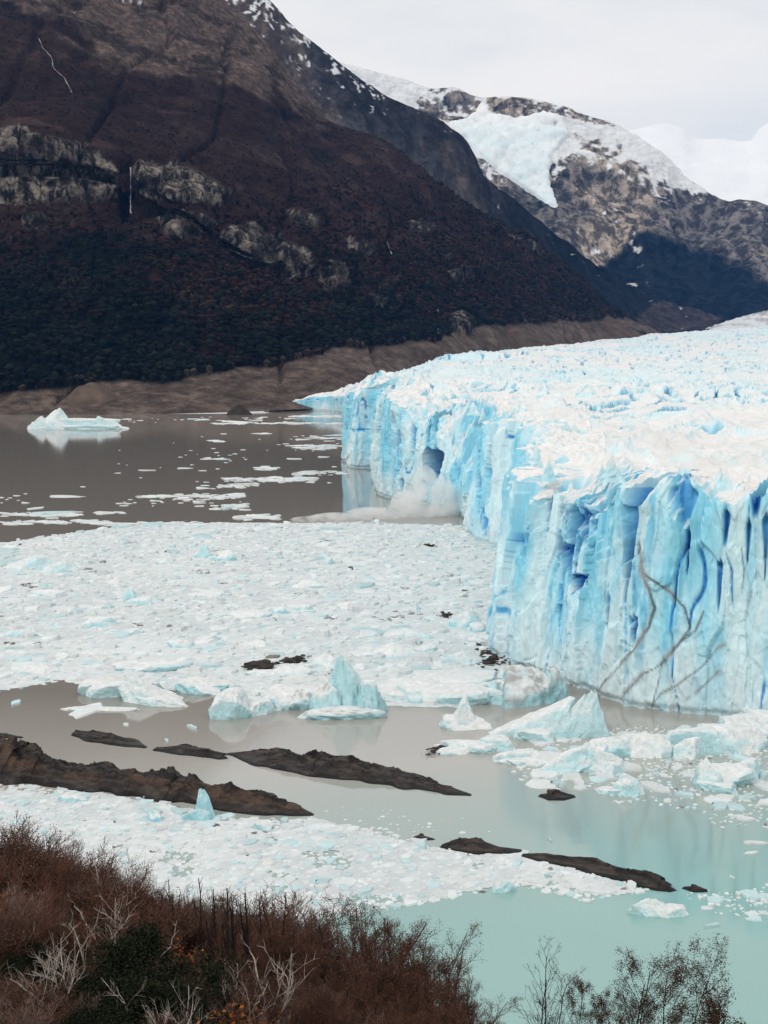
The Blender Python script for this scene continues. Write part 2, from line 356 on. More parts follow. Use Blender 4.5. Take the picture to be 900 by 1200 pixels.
def colB(P, px, py, vv, Nn):
    n1 = streak(P, 300, 420, 21); n2 = streak(P, 80, 120, 22); n3 = streak(P, 16, 40, 23)
    rock = np.array([0.09, 0.085, 0.095]); scree = np.array([0.17, 0.135, 0.125]); dark = np.array([0.014, 0.015, 0.020]); blue = np.array([0.026, 0.026, 0.033])
    c = mixc(rock, scree, sstep(-0.2, 0.4, n1 + 0.6 * n2))
    left = sstep(360, 300, px - (py - 40) * 0.55)
    c = mixc(c, np.array([0.145, 0.108, 0.092]), left * 0.8)
    ridge = np.interp(px, [310,345,400,450,525,550,565,640,700,810], [0,33,76,110,147,172,203,265,310,362])
    near = py - ridge
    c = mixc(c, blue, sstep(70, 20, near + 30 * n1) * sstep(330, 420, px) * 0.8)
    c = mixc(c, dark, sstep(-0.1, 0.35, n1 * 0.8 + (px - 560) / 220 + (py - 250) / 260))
    purple = inpoly(px + 8 * n2, py + 5 * n2, [(745,372),(770,352),(800,350),(845,362),(845,385),(745,392)])
    c = mixc(c, np.array([0.075, 0.058, 0.055]), purple * 0.8)
    snow = sstep(0.34, 0.46, n3 * 1.05 + n2 * 0.35 - 0.28 * sstep(0, 45, near) + 0.20 * sstep(460, 330, px) - 0.2 * sstep(430, 520, px)) * sstep(75, 20, near)
    return np.concatenate([mixc(c, np.array([0.80, 0.82, 0.85]), snow), (0.55 * (1 - snow))[..., None]], -1)
rB = [(180,-110,5200),(310,-2,5000),(345,33,4950),(400,76,4950),(450,110,5000),(490,128,5050),(525,147,5100),(550,172,5150),(565,203,5200),(600,232,5300),(640,265,5500),(700,310,5900),(760,345,6400),(810,360,6800),(850,372,7000),(900,386,7100)]
bB = np.array([(180,100,4350),(310,200,4300),(450,270,4350),(560,335,4600),(650,372,4900),(740,392,5000),(810,395,5600),(850,395,6000),(900,400,6300)], float)
colsB = {}
for x, y, d in rB:
    yb = np.interp(x, bB[:, 0], bB[:, 1]); db = np.interp(x, bB[:, 0], bB[:, 2])
    colsB[x] = [(yb, db), (yb + (y - yb) * .28, db + (d - db) * .42), (yb + (y - yb) * .62, db + (d - db) * .74), (y, d)]
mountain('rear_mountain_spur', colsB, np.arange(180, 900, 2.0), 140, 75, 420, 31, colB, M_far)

HANG = [(524,142),(546,140),(566,118),(572,132),(600,138),(640,132),(660,140),(666,160),(648,178),(644,200),(646,225),(654,246),(636,236),(612,220),(588,204),(566,186),(548,164)]
def colC(P, px, py, vv, Nn):
    n1 = streak(P, 500, 500, 41); n2 = streak(P, 130, 150, 42); n3 = streak(P, 40, 70, 43)
    rock = mixc(np.array([0.19, 0.175, 0.175]), np.array([0.46, 0.395, 0.33]), sstep(-0.25, 0.35, n1 + 0.7 * n2))
    dk = np.array([0.06, 0.062, 0.075]); c = mixc(rock, dk, sstep(0.12, 0.42, n2 * 0.9 + n3 * 0.4 - 0.05))
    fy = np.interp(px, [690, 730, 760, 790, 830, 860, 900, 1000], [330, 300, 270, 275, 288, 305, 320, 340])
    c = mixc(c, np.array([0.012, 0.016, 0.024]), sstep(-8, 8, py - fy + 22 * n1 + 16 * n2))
    ridge = np.interp(px, [400,430,505,560,640,718,740,780,820,850,900], [75,84,103,112,120,146,156,182,217,236,243])
    near = py - ridge
    dkr = inpoly(px + 6 * n2, py + 4 * n3, [(488,118),(505,104),(525,102),(560,114),(568,130),(560,140),(520,142),(495,136)]) | inpoly(px + 6 * n2, py + 4 * n3, [(570,113),(610,115),(650,122),(700,138),(720,148),(700,146),(650,134),(600,140),(575,132)])
    snow = sstep(0.02, 0.16, n3 * 0.45 + n2 * 0.35 + n1 * 0.2 + 0.42 * sstep(46, 4, near) - 0.26 * sstep(35, 85, near) + 0.55 * sstep(690, 560, px) * sstep(120, 60, near) - 0.5 * sstep(760, 860, px))
    snow = np.where(px < 505, np.maximum(snow, sstep(60, 40, near)), snow)
    rim_ = inpoly(px + 16 * n2 + 8 * n3, py + 10 * n2 + 6 * n3, [(510,128),(560,108),(600,128),(650,124),(690,140),(684,170),(662,190),(655,215),(650,190),(600,180),(560,170)])
    snow = np.maximum(snow, rim_ * sstep(-.55, -.2, n2 + n3))
    snow = snow * (1 - dkr * sstep(-0.35, -0.1, n3 + 0.5 * n2))
    return np.concatenate([mixc(c, np.array([0.82, 0.83, 0.84]), snow), (0.85 * (1 - snow))[..., None]], -1)
rC = [(380,70,8900),(430,84,8800),(470,92,8800),(505,103,8800),(530,101,8800),(560,112,8800),(600,113,8800),(640,120,8750),(690,137,8700),(718,146,8650),(740,156,8600),(780,182,8500),(800,203,8450),(820,217,8400),(850,236,8300),(875,237,8250),(900,243,8200),(960,285,8100),(1060,300,8200),(1200,320,8200)]
bC = np.array([(380,250,7600),(600,330,7400),(740,380,7000),(900,384,6900),(1200,390,6900)], float)
colsC = {}
for x, y, d in rC:
    yb = np.interp(x, bC[:, 0], bC[:, 1]); db = np.interp(x, bC[:, 0], bC[:, 2])
    colsC[x] = [(yb, db), (yb + (y - yb) * .35, db + (d - db) * .40), (yb + (y - yb) * .70, db + (d - db) * .72), (y, d)]
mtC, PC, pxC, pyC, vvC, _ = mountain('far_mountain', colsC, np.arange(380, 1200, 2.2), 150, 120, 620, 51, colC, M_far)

M_hang = mat('hanging_ice', attr=True, rough=.7, var=.12, vscale=.02, vstretch=(1, 1, .5), bump=.5, bscale=.03, bdist=18, spec=.1, detail=8)
def hanging_glacier():
    n = fbm(PC[..., 0] / 150, PC[..., 1] / 150, PC[..., 2] / 150, oct=4, seed=61)
    ins = inpoly(pxC + 5 * n, pyC + 4 * n, HANG)
    nr, nc = ins.shape
    soft = ins.astype(float)
    for _ in range(3):
        soft[1:-1, 1:-1] = (soft[1:-1, 1:-1] * 2 + soft[:-2, 1:-1] + soft[2:, 1:-1] + soft[1:-1, :-2] + soft[1:-1, 2:]) / 6
    Nn = grid_normals(PC); Nn[Nn[..., 2] < 0] *= -1
    cre = fbm(PC[..., 0] / 60, PC[..., 1] / 60, PC[..., 2] / 30, oct=4, seed=62, ridged=True)
    P = PC + Nn * ((sstep(0.2, 0.8, soft) * 34 - 12 + 0.0 * cre * soft))[..., None]
    keep = ((soft[:-1, :-1] + soft[1:, :-1] + soft[:-1, 1:] + soft[1:, 1:]) > 0.6)
    blue = sstep(136, 165, pyC + 10 * n + 6 * cre)
    c = mixc(np.array([0.86, 0.87, 0.88]), np.array([0.66, 0.80, 0.825]), blue * (0.55 + 0.6 * fbm(PC[..., 0] / 90, PC[..., 1] / 90, PC[..., 2] / 40, oct=5, seed=63)).clip(0, 1))
    F = grid_faces(nr, nc, keep); used, inv = np.unique(F, return_inverse=True)
    o = mesh_np('hanging_glacier', P.reshape(-1, 3)[used], inv.reshape(F.shape), c.reshape(-1, 3)[used], M_hang, smooth=True)
    tag(o, 'pale blue hanging glacier draped in the hollow of the far mountain', 'hanging glacier')
hanging_glacier()

M_snow = mat('range_snow', attr=True, rough=.9, var=.05, vscale=.004, bump=.4, bscale=.006, bdist=40, spec=.05)
def colD(P, px, py, vv, Nn):
    n2 = streak(P, 300, 300, 71); n3 = streak(P, 90, 120, 72)
    c = np.full(P.shape, 0.88)
    r = sstep(0.60, 0.66, n2 * 0.6 + n3 * 0.6)
    return np.concatenate([mixc(c, np.array([0.16, 0.17, 0.2]), r * 0.8), np.zeros(P.shape[:2] + (1,))], -1)
rD = [(640,175),(700,160),(740,152),(780,144),(800,150),(815,160),(850,162),(878,164),(888,152),(905,142),(960,130),(1050,165),(1250,150)]
colsD = {x: [(330, 12000), (280, 12600), (230, 13400), (y, 14500)] for x, y in rD}
mountain('snow_range', colsD, np.arange(640, 1250, 4.0), 70, 70, 900, 81, colD, M_snow)

def waterfall(pts, w, label):
    """a thin stream running down the mountain face"""
    pts = np.array(pts, float); q = np.interp(np.linspace(0, len(pts) - 1, 30), np.arange(len(pts)), pts[:, 0]), np.interp(np.linspace(0, len(pts) - 1, 30), np.arange(len(pts)), pts[:, 1])
    V = []
    fx, fy, fp = pxA[:-3].ravel(), pyA[:-3].ravel(), PA[:-3].reshape(-1, 3)
    for x, y in zip(*q):
        i = np.argsort((fx - x) ** 2 + (fy - y) ** 2)[:6]
        p = fp[i][np.argmin(fp[i][:, 1])]; d = p[1] - 12
        ww = w * random.uniform(0.2, .85)
        c = at_d(x + random.uniform(-.5, .5), y, d)
        V += [c + (-ww, 0, 0), c + (0, -ww, 0), c + (ww, 0, 0)]
    F = [(3*i+j, 3*i+j+1, 3*i+j+4, 3*i+j+3) for i in range(29) for j in (0, 1)]
    o = mesh_np('waterfall', V, F, np.full((len(V), 3), 0.34), M_floe, smooth=True)
    tag(o, label, 'waterfall')
waterfall([(46,45),(50,56),(60,66),(63,80),(76,92),(84,108)], 1.5, 'thin white stream zigzagging down the brown upper slope of the forested mountain')
waterfall([(153,196),(153,222),(153,250)], 1.8, 'straight narrow waterfall in the dark gully between the two pale cliffs')
waterfall([(454,283),(456,290),(459,298)], 1.9, 'short white waterfall on the right shoulder of the forested mountain')
waterfall([(513,362),(513,378),(514,392)], 1.5, 'thin waterfall beside the low cliff above the gravel moraine')

def forest():
    F = grid_faces(*PA.shape[:2]); Pv = PA.reshape(-1, 3); n = 25000
    fpx = pxA.ravel()[F].mean(1); fpy = pyA.ravel()[F].mean(1)
    c = Pv[F].mean(1); lum = cA.reshape(-1, 3)[F].mean(1)
    a = np.linalg.norm(np.cross(Pv[F[:, 1]] - Pv[F[:, 0]], Pv[F[:, 3]] - Pv[F[:, 0]]), axis=1)
    ok = (lum.sum(1) < 0.135) & (fpx > -230) & (fpx < 760) & (fpy > -40)
    w = np.where(ok, a * (0.6 + 2.6 * sstep(150, 420, fpy)), 0); w /= w.sum()
    idx = rng.choice(len(F), n, p=w)
    q = Pv[F[idx]]; wts = rng.dirichlet((1, 1, 1, 1), n); base = (q * wts[..., None]).sum(1)
    low = sstep(140, 380, fpy[idx]); hgt = (2.5 + 8.5 * low) * rng.uniform(0.6, 1.45, n); rad = hgt * rng.uniform(0.36, 0.62, n) + 1.0
    k = 5; ang = np.linspace(0, 2 * np.pi, k, endpoint=False)
    V = np.zeros((n, 2 * k + 1, 3)); rot = rng.uniform(0, 6.28, n)
    jr = rng.uniform(0.6, 1.25, (n, k)); jr2 = rng.uniform(0.5, 1.1, (n, k)); jz = rng.uniform(-0.12, 0.12, (n, k))
    A = ang[None] + rot[:, None]
    V[:, 0] = np.stack([rng.normal(0, .15, n) * rad, rng.normal(0, .15, n) * rad, hgt], 1)
    V[:, 1:k+1] = np.stack([np.cos(A) * jr * rad[:, None], np.sin(A) * jr * rad[:, None], (0.62 + jz) * hgt[:, None]], -1)
    V[:, k+1:] = np.stack([np.cos(A + .5) * jr2 * rad[:, None] * .75, np.sin(A + .5) * jr2 * rad[:, None] * .75, np.broadcast_to((-0.1 * hgt)[:, None], A.shape)], -1)
    V += base[:, None]
    tr = []
    for i in range(k):
        j = (i + 1) % k
        tr += [(0, 1+i, 1+j), (1+i, k+1+i, k+1+j), (1+i, k+1+j, 1+j)]
    Fa = (np.array(tr)[None] + (np.arange(n) * (2 * k + 1))[:, None, None]).reshape(-1, 3)
    cb = lum[idx] * rng.uniform(0.7, 1.35, (n, 1)) * (1 + rng.normal(0, .05, (n, 3)))
    ever = (rng.random(n) < 0.04 + 0.35 * low)[:, None]
    cb = np.where(ever, np.array([0.009, 0.012, 0.0085]) * rng.uniform(0.6, 1.6, (n, 1)), cb)
    o = mesh_np('mountainside_forest', V.reshape(-1, 3), Fa, np.repeat(cb, 2 * k + 1, 0).clip(0, 1), M_forest)
    tag(o, 'dark maroon and green beech forest covering the mountain slope', 'forest', kind='stuff')
forest()

# moraine mounds on the far shore
def mound(name, cx_, cy_, d, wpx, hpx, seed, col, label):
    c = at_d(cx_, cy_, d); w = wpx * d / FPX; h = hpx * d / FPX
    n = 46; u = np.linspace(-1, 1, n); U, Vv = np.meshgrid(u, u)
    r = np.hypot(U, Vv); z = (h + 30) * (1 - r ** 1.7) - 30 + 0.22 * h * fbm(U * 3 + seed, Vv * 3, oct=5, seed=seed) * (1.1 - r)
    P = np.stack([c[0] + U * w / 2, c[1] + Vv * w / 2 * 0.9, c[2] + z], -1)
    cc = np.asarray(col) * (1 + 0.3 * fbm(U * 6, Vv * 6, oct=4, seed=seed + 3))[..., None]
    o = mesh_np(name, P.reshape(-1, 3), grid_faces(n, n), cc.reshape(-1, 3), M_moraine, smooth=True)
    tag(o, kind='structure')
mound('gravel_mound', 108, 461, 1900, 90, 13, 91, (0.115, 0.085, 0.066), '')
mound('gravel_mound', 690, 398, 4000, 150, 30, 92, (0.09, 0.062, 0.048), '')
mound('gravel_mound', 600, 398, 3100, 120, 16, 93, (0.085, 0.063, 0.050), '')
mound('shore_boulder_bank', 280, 485, 1790, 62, 10, 94, (0.055, 0.045, 0.040), '')

# ============================================================ glacier
FR = np.array([(1700,905),(1200,868),(1040,856),(950,851),(900,848),(860,845),(810,839),(760,831),(730,824),(700,815),(665,801),(635,792),(610,783),(592,773),(582,758),(583,735),(588,712),(598,692),(606,672),(604,658),(592,648),(580,643),
               (567,637),(556,630),(547,622),(540,613),(534,606),(526,597),(508,594),(490,592),(470,589),(452,585),(441,577),(443,566),(444,556),(438,550),(420,548.5),(406,549),(403,544),(404,528),(407,505),(406,485),(390,481.5),(362,480.8),(335,480.2),(312,479.5)], float)
RIMZ = np.interp(np.arange(len(FR)), [0, 4, 9, 14, 18, 22, 26, 30, 36, 39, 41, 43, 44, 45], [56, 57, 56, 55, 57, 60, 60, 60, 61, 56, 26, 20, 12, 3])
W = on_z(FR[:, 0], FR[:, 1])[:, :2]
def resample(W, vals):
    pts = np.column_stack([W, vals])
    for _ in range(2):                                                      # Chaikin rounding
        a = pts[:-1] * .75 + pts[1:] * .25; b = pts[:-1] * .25 + pts[1:] * .75
        pts = np.concatenate([pts[:1], np.stack([a, b], 1).reshape(-1, 3), pts[-1:]])
    seg = np.linalg.norm(np.diff(pts[:, :2], axis=0), axis=1); s = np.concatenate([[0], np.cumsum(seg)])
    out = [0.0]
    while out[-1] < s[-1]:
        q = np.array([np.interp(out[-1], s, pts[:, i]) for i in (0, 1)])
        px = CX + FPX * q[0] / max(q[1], 1)
        step = (1.5 if px < 930 else 8.0) * q[1] / FPX
        if q[1] > 1000: step *= 2.5
        out.append(out[-1] + step)
    sq = np.array(out[:-1])
    return sq, np.column_stack([np.interp(sq, s, pts[:, i]) for i in range(3)])
S, FC = resample(W, RIMZ)
def gsmooth(A, S, sig):
    """gaussian smoothing along uneven arc length (on a coarse resample)"""
    q = np.arange(0, S[-1], 2.0); B = np.column_stack([np.interp(q, S, A[:, i]) for i in range(A.shape[1])])
    k = np.exp(-0.5 * (np.arange(-int(3 * sig / 2), int(3 * sig / 2) + 1) * 2.0 / sig) ** 2); k /= k.sum()
    p = len(k) // 2
    Bp = np.concatenate([B[:1] + (B[:1] - B[1:p+1][::-1]), B, B[-1:] + (B[-1:] - B[-p-1:-1][::-1])])
    Bs = np.column_stack([np.convolve(Bp[:, i], k, 'valid') for i in range(A.shape[1])])
    return np.column_stack([np.interp(S, q, Bs[:, i]) for i in range(A.shape[1])])
def normals2(C):
    t = np.gradient(C, axis=0); t /= np.linalg.norm(t, axis=1, keepdims=True) + 1e-9
    return np.column_stack([t[:, 1], -t[:, 0]])        # right of travel (right->left travel): inward = +Y side
Nw = normals2(gsmooth(FC[:, :2], S, 7)); 
if Nw[np.argmin(np.abs(S - S[-1] * 0.3))][1] < 0 and Nw[:400, 1].mean() < 0: Nw = -Nw
if Nw[:300, 1].mean() < 0: Nw = -Nw                    # Nw points INTO the ice
Ni = normals2(gsmooth(FC[:, :2], S, 30))
if Ni[:300, 1].mean() < 0: Ni = -Ni
insetd = np.interp(FC[:, 1], [0, 700, 1000, 1500, 1900], [34, 34, 40, 60, 60]) * np.interp(FC[:, 2], [3, 40], [0.3, 1])
INNER = gsmooth(FC[:, :2] + Ni * insetd[:, None], S, 14)

MARG = np.array([(-188, 1932), (-184, 1985), (-100, 2120), (30, 2330), (120, 2520), (250, 2900), (430, 3450), (640, 3950), (900, 4480), (1300, 5200), (1900, 6300)], float)
def plateau(X, Y):
    base = np.interp(Y, [0, 350, 900, 1500, 1900, 2400, 3000, 3500, 4500, 6500], [56, 57, 61, 64, 72, 91, 107, 122, 170, 238])
    # lower towards the lateral margin
    dm = line_dist(X, Y, [tuple(p) for p in MARG[::1]]) * np.sign(1)
    fall = np.where(Y > 1400, np.clip(1 - np.exp(-dm / 95.0), 0, 1), 1)
    fall = np.where(Y < 2250, np.interp(Y, [1000, 1700, 2250], [1, 0, 0]) * (1 - fall) + fall, fall * 0.25 + 0.75)
    b = base * fall
    pxs = CX + FPX * X / np.maximum(Y, 1)
    cap = CAMZ - (np.interp(pxs, [300,312,340,380,405,450,500,530,560,640,680,740,770,830,900,1000,1100], [482,479,470,463,460,446,431,416,409,404,399,396,392,386,382,376,372]) - Y0) / FPX * Y
    b = np.where(Y > 940, np.minimum(b, cap + np.interp(Y, [940, 1150], [14, 0])), b)
    near = sstep(900, 480, Y)                                   # smooth snowy bulges near, seracs beyond
    wx = X + 14 * noise(X / 45, Y / 45, seed=101); wy = Y + 14 * noise(X / 45, Y / 45, seed=102)
    big = fbm(X / 90, Y / 130, oct=3, seed=103)
    r1 = fbm(wx / 26, wy / 40, oct=4, seed=104, ridged=True, gain=0.55)
    r2 = fbm(wx / 60, wy / 90, oct=4, seed=107, ridged=True, gain=0.55)
    r3 = fbm(wx / 150, wy / 240, oct=4, seed=109, ridged=True, gain=0.6)
    farw = sstep(700, 1500, Y)
    sp = np.maximum(r1, -.2) ** 2 * np.sign(r1)
    z = b + 3.0 * big + (1 - near) * (1 - farw) * (5.5 * sp + 3.0 * r1) + near * (2.6 * r1 + 3.2 * sp) + 3.2 * r2 * near - 2.6 * near + (1 - near) * 3.6 * r2 + farw * (6.5 * r3 + 3.2 * r1 + 3 * sp)
    # crevasses: narrow cuts across the flow
    c1 = np.abs(noise((wx * 0.8 + wy * 0.6) / 48, (wy * 0.8 - wx * 0.6) / 17, seed=111)); m1 = sstep(0.05, 0.4, noise(X / 38, Y / 50, seed=112) + 0.2)
    c2 = np.abs(noise((wx * 0.3 + wy * 0.95) / 60, (wx * 0.95 - wy * 0.3) / 14, seed=113)); m2 = sstep(0.05, 0.35, noise(X / 32, Y / 42, seed=114))
    cut = np.maximum(sstep(0.13, 0.03, c1) * m1, sstep(0.13, 0.03, c2) * m2)
    z = z - cut * 8.0
    return z, r1, cut

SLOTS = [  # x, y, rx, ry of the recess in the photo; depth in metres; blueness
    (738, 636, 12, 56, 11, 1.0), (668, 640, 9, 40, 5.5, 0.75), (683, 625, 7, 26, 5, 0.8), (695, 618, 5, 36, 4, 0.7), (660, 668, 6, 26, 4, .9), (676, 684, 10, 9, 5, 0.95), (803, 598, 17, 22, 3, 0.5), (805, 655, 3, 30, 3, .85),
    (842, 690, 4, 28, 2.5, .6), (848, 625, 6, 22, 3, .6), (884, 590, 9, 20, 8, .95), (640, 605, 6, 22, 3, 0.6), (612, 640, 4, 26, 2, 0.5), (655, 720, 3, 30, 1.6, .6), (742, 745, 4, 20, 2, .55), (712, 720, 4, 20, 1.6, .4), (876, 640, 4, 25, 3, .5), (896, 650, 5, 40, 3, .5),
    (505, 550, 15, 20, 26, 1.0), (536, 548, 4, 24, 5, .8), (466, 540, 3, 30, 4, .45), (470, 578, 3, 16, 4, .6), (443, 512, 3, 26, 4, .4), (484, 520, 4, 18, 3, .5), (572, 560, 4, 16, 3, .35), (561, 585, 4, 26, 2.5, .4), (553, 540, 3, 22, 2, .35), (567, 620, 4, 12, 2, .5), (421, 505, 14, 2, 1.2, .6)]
BANDS = [[(752,668),(765,690),(771,712),(764,735),(748,758),(728,778),(712,795),(701,812)],
         [(753,660),(757,672),(790,694),(806,712),(812,735),(796,757),(776,776),(773,795),(764,828)],
         [(826,715),(818,738),(800,752),(778,776),(757,788),(738,806),(728,818)],
         [(880,690),(872,716),(880,735),(862,748),(840,760),(822,782),(798,800),(775,812),(764,826)],
         [(841,788),(826,802),(816,812)], [(868,640),(872,670),(868,695)], [(750,630),(753,660)]]
def glacier():
    root = bpy.data.objects.new('glacier', None); link(root); root.location = (120, 420, 0)
    tag(root, 'huge white and blue glacier ending in a tall cracked ice cliff above the lake', 'glacier')
    nv, ns = 126, len(S)
    rim = FC[:, 2] + (2.6 * fbm(S / 26, S * 0, oct=2, seed=121) + 5.0 * fbm(S / 21, S * 0, oct=3, seed=122, ridged=True, gain=.42) - 1.5) * np.clip(FC[:, 2] / 45, 0.1, 1)
    rpx = CX + FPX * FC[:, 0] / FC[:, 1]
    RN = np.array([(582,540),(590,556),(600,572),(615,584),(625,577),(640,592),(650,580),(662,590),(672,602),(690,600),(700,590),(708,572),(715,564),(722,576),(730,594),(745,592),(752,580),(760,562),(790,559),(812,566),(825,588),(838,583),(850,594),(862,588),(875,578),(890,590),(905,574),(930,582)], float)
    RF = np.array([(403,456),(408,449),(420,457),(436,468),(442,459),(446,468),(455,473),(470,492),(478,498),(486,486),(497,497),(510,511),(525,537),(535,549),(543,552),(547,530),(552,506),(560,494),(572,492),(582,495)], float)
    zn = CAMZ - (np.interp(rpx, RN[:, 0], RN[:, 1]) - Y0) / FPX * (FC[:, 1] + 7); zf = CAMZ - (np.interp(rpx, RF[:, 0], RF[:, 1]) - Y0) / FPX * (FC[:, 1] + 8)
    fine = 1.6 * fbm(S / 3.2, S * 0, oct=3, seed=123)
    nsec = (FC[:, 1] < 400) & (rpx < 930); fsec = (FC[:, 1] > 520) & (FC[:, 1] < 945) & (rpx < 583)
    rim = np.where(nsec, zn + fine, np.where(fsec, zf + 1.6 * fine, rim))
    v = np.linspace(0, 1, nv) ** 0.95
    Z = -2.0 + v[:, None] * (rim + 2.0)[None]; SS = np.broadcast_to(S, Z.shape)
    hf = np.clip(Z / FC[:, 2][None], 0, 1.1)
    d = np.zeros_like(Z)                                          # >0: set back into the ice
    sc1 = np.clip(FC[:, 2] / 45, 0.1, 1)[None]
    farc = sstep(480, 600, FC[:, 1])[None]
    d += (3.5 + 3 * farc) * fbm(SS / 34, Z / 150, oct=2, seed=131) + farc * 7.0 * (np.abs(noise(SS / 36, Z / 300, seed=140)) - .3) * (.5 + .6 * hf)
    d += 2.4 * facets(SS / 10 + .25 * noise(SS / 9, Z / 20, seed=6), Z / 85, seed=147, tilt=1.5) * (.35 + .75 * hf) + 1.0 * facets(SS / 4.2 + .2 * noise(SS / 4, Z / 9, seed=7), Z / 30, seed=148, tilt=1.5) * (.4 + .7 * hf)
    crk = np.abs(noise(SS / 4.2 + .5 * noise(SS / 6, Z / 11, seed=4), Z / 34, seed=145)); crk = sstep(.10, .02, crk) * sstep(.05, .4, noise(SS / 9, Z / 16, seed=146))
    d += 1.6 * crk * (0.4 + hf)
    d += 5.0 * (np.abs(noise(SS / 15 + 0.2 * noise(SS / 30, Z / 22, seed=1), Z / 110, seed=132)) - 0.35) * (0.35 + 0.75 * hf)
    d += 1.5 * (np.abs(noise(SS / 5.6 + 0.25 * noise(SS / 8, Z / 9, seed=2), Z / 42, seed=133)) - 0.35) * (0.25 + 0.9 * hf)
    d += 0.95 * facets(SS / 6.0 + 0.3 * noise(SS / 5, Z / 9, seed=3), Z / 17, seed=134, tilt=1.5) + 0.34 * facets(SS / 2.2, Z / 6.5, seed=136, tilt=1.5) + 0.38 * fbm(SS / 1.4, Z / 2.4, oct=3, seed=137)
    lean = 0.05 + 0.10 * (0.5 + 0.5 * fbm(S / 22, S * 0, oct=2, seed=138))
    d += lean[None] * Z + 3.5 * sstep(0.82, 1.08, hf) ** 2 * (1 + noise(SS / 9, Z / 30, seed=139))
    d += 1.2 * sstep(2.2, 0.3, Z) * (Z > -5)                      # melt notch at the water line
    base3 = np.stack([FC[None, :, 0] + Nw[None, :, 0] * d * sc1, FC[None, :, 1] + Nw[None, :, 1] * d * sc1, Z], -1)
    px, py = to_px(base3)
    n1 = noise(SS / 4, Z / 24, seed=141); n2 = fbm(SS / 3, Z / 26, oct=4, seed=142); n3 = fbm(SS / 1.2, Z / 30, oct=3, seed=143)
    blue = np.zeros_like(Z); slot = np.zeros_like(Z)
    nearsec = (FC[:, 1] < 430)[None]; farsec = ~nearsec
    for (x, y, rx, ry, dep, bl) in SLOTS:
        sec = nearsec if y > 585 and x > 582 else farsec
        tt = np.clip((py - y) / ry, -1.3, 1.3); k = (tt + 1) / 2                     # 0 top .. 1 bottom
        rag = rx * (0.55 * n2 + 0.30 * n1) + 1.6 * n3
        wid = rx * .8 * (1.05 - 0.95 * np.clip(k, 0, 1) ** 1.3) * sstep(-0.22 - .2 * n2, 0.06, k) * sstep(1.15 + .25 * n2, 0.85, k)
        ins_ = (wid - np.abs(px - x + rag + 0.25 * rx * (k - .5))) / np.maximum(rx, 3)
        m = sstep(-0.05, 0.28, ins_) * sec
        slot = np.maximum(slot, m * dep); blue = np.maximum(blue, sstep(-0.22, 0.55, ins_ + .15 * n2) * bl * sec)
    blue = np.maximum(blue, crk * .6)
    d = d + slot
    d[1:-1, 1:-1] = (4 * d[1:-1, 1:-1] + d[:-2, 1:-1] + d[2:, 1:-1] + d[1:-1, :-2] + d[1:-1, 2:]) / 8
    # the rim itself is notched where a slot reaches the top
    XY = FC[None, :, :2] + Nw[None] * (d * sc1)[..., None]
    wall = np.concatenate([XY, Z[..., None]], -1)
    # top strip from the rim to the smooth inner line
    nt = 34; t = (np.linspace(0, 1, nt + 1)[1:]) ** 1.5
    rimP = wall[-1]
    SX = rimP[None, :, :2] * (1 - t)[:, None, None] + INNER[None] * t[:, None, None]
    mid = np.sin(np.pi * np.clip(t, 0, 1))[:, None]
    SX = SX + (1.3 * np.stack([noise(SX[..., 0] / 3.5, SX[..., 1] / 3.5, seed=152), noise(SX[..., 0] / 3.5, SX[..., 1] / 3.5, seed=153)], -1)) * (mid * np.clip(FC[:, 1] / 500, .6, 1.6)[None])[..., None]
    zp, r1, cut = plateau(SX[..., 0], SX[..., 1])
    slopein = np.clip(np.linalg.norm(INNER - rimP[:, :2], axis=1), 5, 80)[None]
    dist = t[:, None] * slopein
    wgt = sstep(0, 20, dist)
    scal = np.clip(FC[:, 2] / 45, 0.1, 1)[None]
    jag = (1.8 * fbm(SX[..., 0] / 7, SX[..., 1] / 7, oct=3, seed=151, ridged=True) - .6) * (1 - sstep(6, 26, dist)) * sstep(0, 2.5, dist) * scal
    FY0 = FC[None, :, 1]
    drop = np.clip(np.abs(zp - rimP[None, :, 2]) / 6, .5, 3.0)
    blk = facets(SX[..., 0] / 5.5 + .4 * noise(SX[..., 0] / 4, SX[..., 1] / 4, seed=155), SX[..., 1] / 5.5, seed=154, tilt=1.1) + .5 * facets(SX[..., 0] / 2.4, SX[..., 1] / 2.4, seed=156)
    jag = jag * .6 + np.where(FY0 < 430, .65, 1.2) * blk * drop * sstep(0.3, 3.5, dist) * sstep(34, 16, dist) * scal
    zt = rimP[None, :, 2] * (1 - wgt) + zp * wgt + jag
    # notches running back from the deep slots
    back = (slot[-1] / 10.0)[None] * sstep(22, 0, dist) * 10
    zt = zt - back * 0.8 * scal
    top = np.concatenate([SX, zt[..., None]], -1)
    P = np.concatenate([wall, top], 0)
    # colour: blue ice, white firn on the flats, dirt bands
    Nn = grid_normals(P); up = np.abs(Nn[..., 2])
    ZZ = P[..., 2]; SA = np.broadcast_to(S, ZZ.shape)
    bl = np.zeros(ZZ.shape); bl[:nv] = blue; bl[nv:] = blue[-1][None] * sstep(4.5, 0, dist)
    m1 = fbm(SA / 16, ZZ / 34, oct=4, seed=161); m2 = fbm(SA / 3.2, ZZ / 16, oct=4, seed=162); m3 = fbm(SA / 42, ZZ / 60, oct=3, seed=163)
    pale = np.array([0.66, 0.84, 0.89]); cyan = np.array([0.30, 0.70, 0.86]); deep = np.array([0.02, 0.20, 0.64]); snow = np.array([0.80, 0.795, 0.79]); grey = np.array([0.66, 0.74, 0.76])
    FY = np.broadcast_to(FC[:, 1], ZZ.shape); upper = np.clip(ZZ / np.maximum(FC[:, 2], 5)[None], 0, 1)
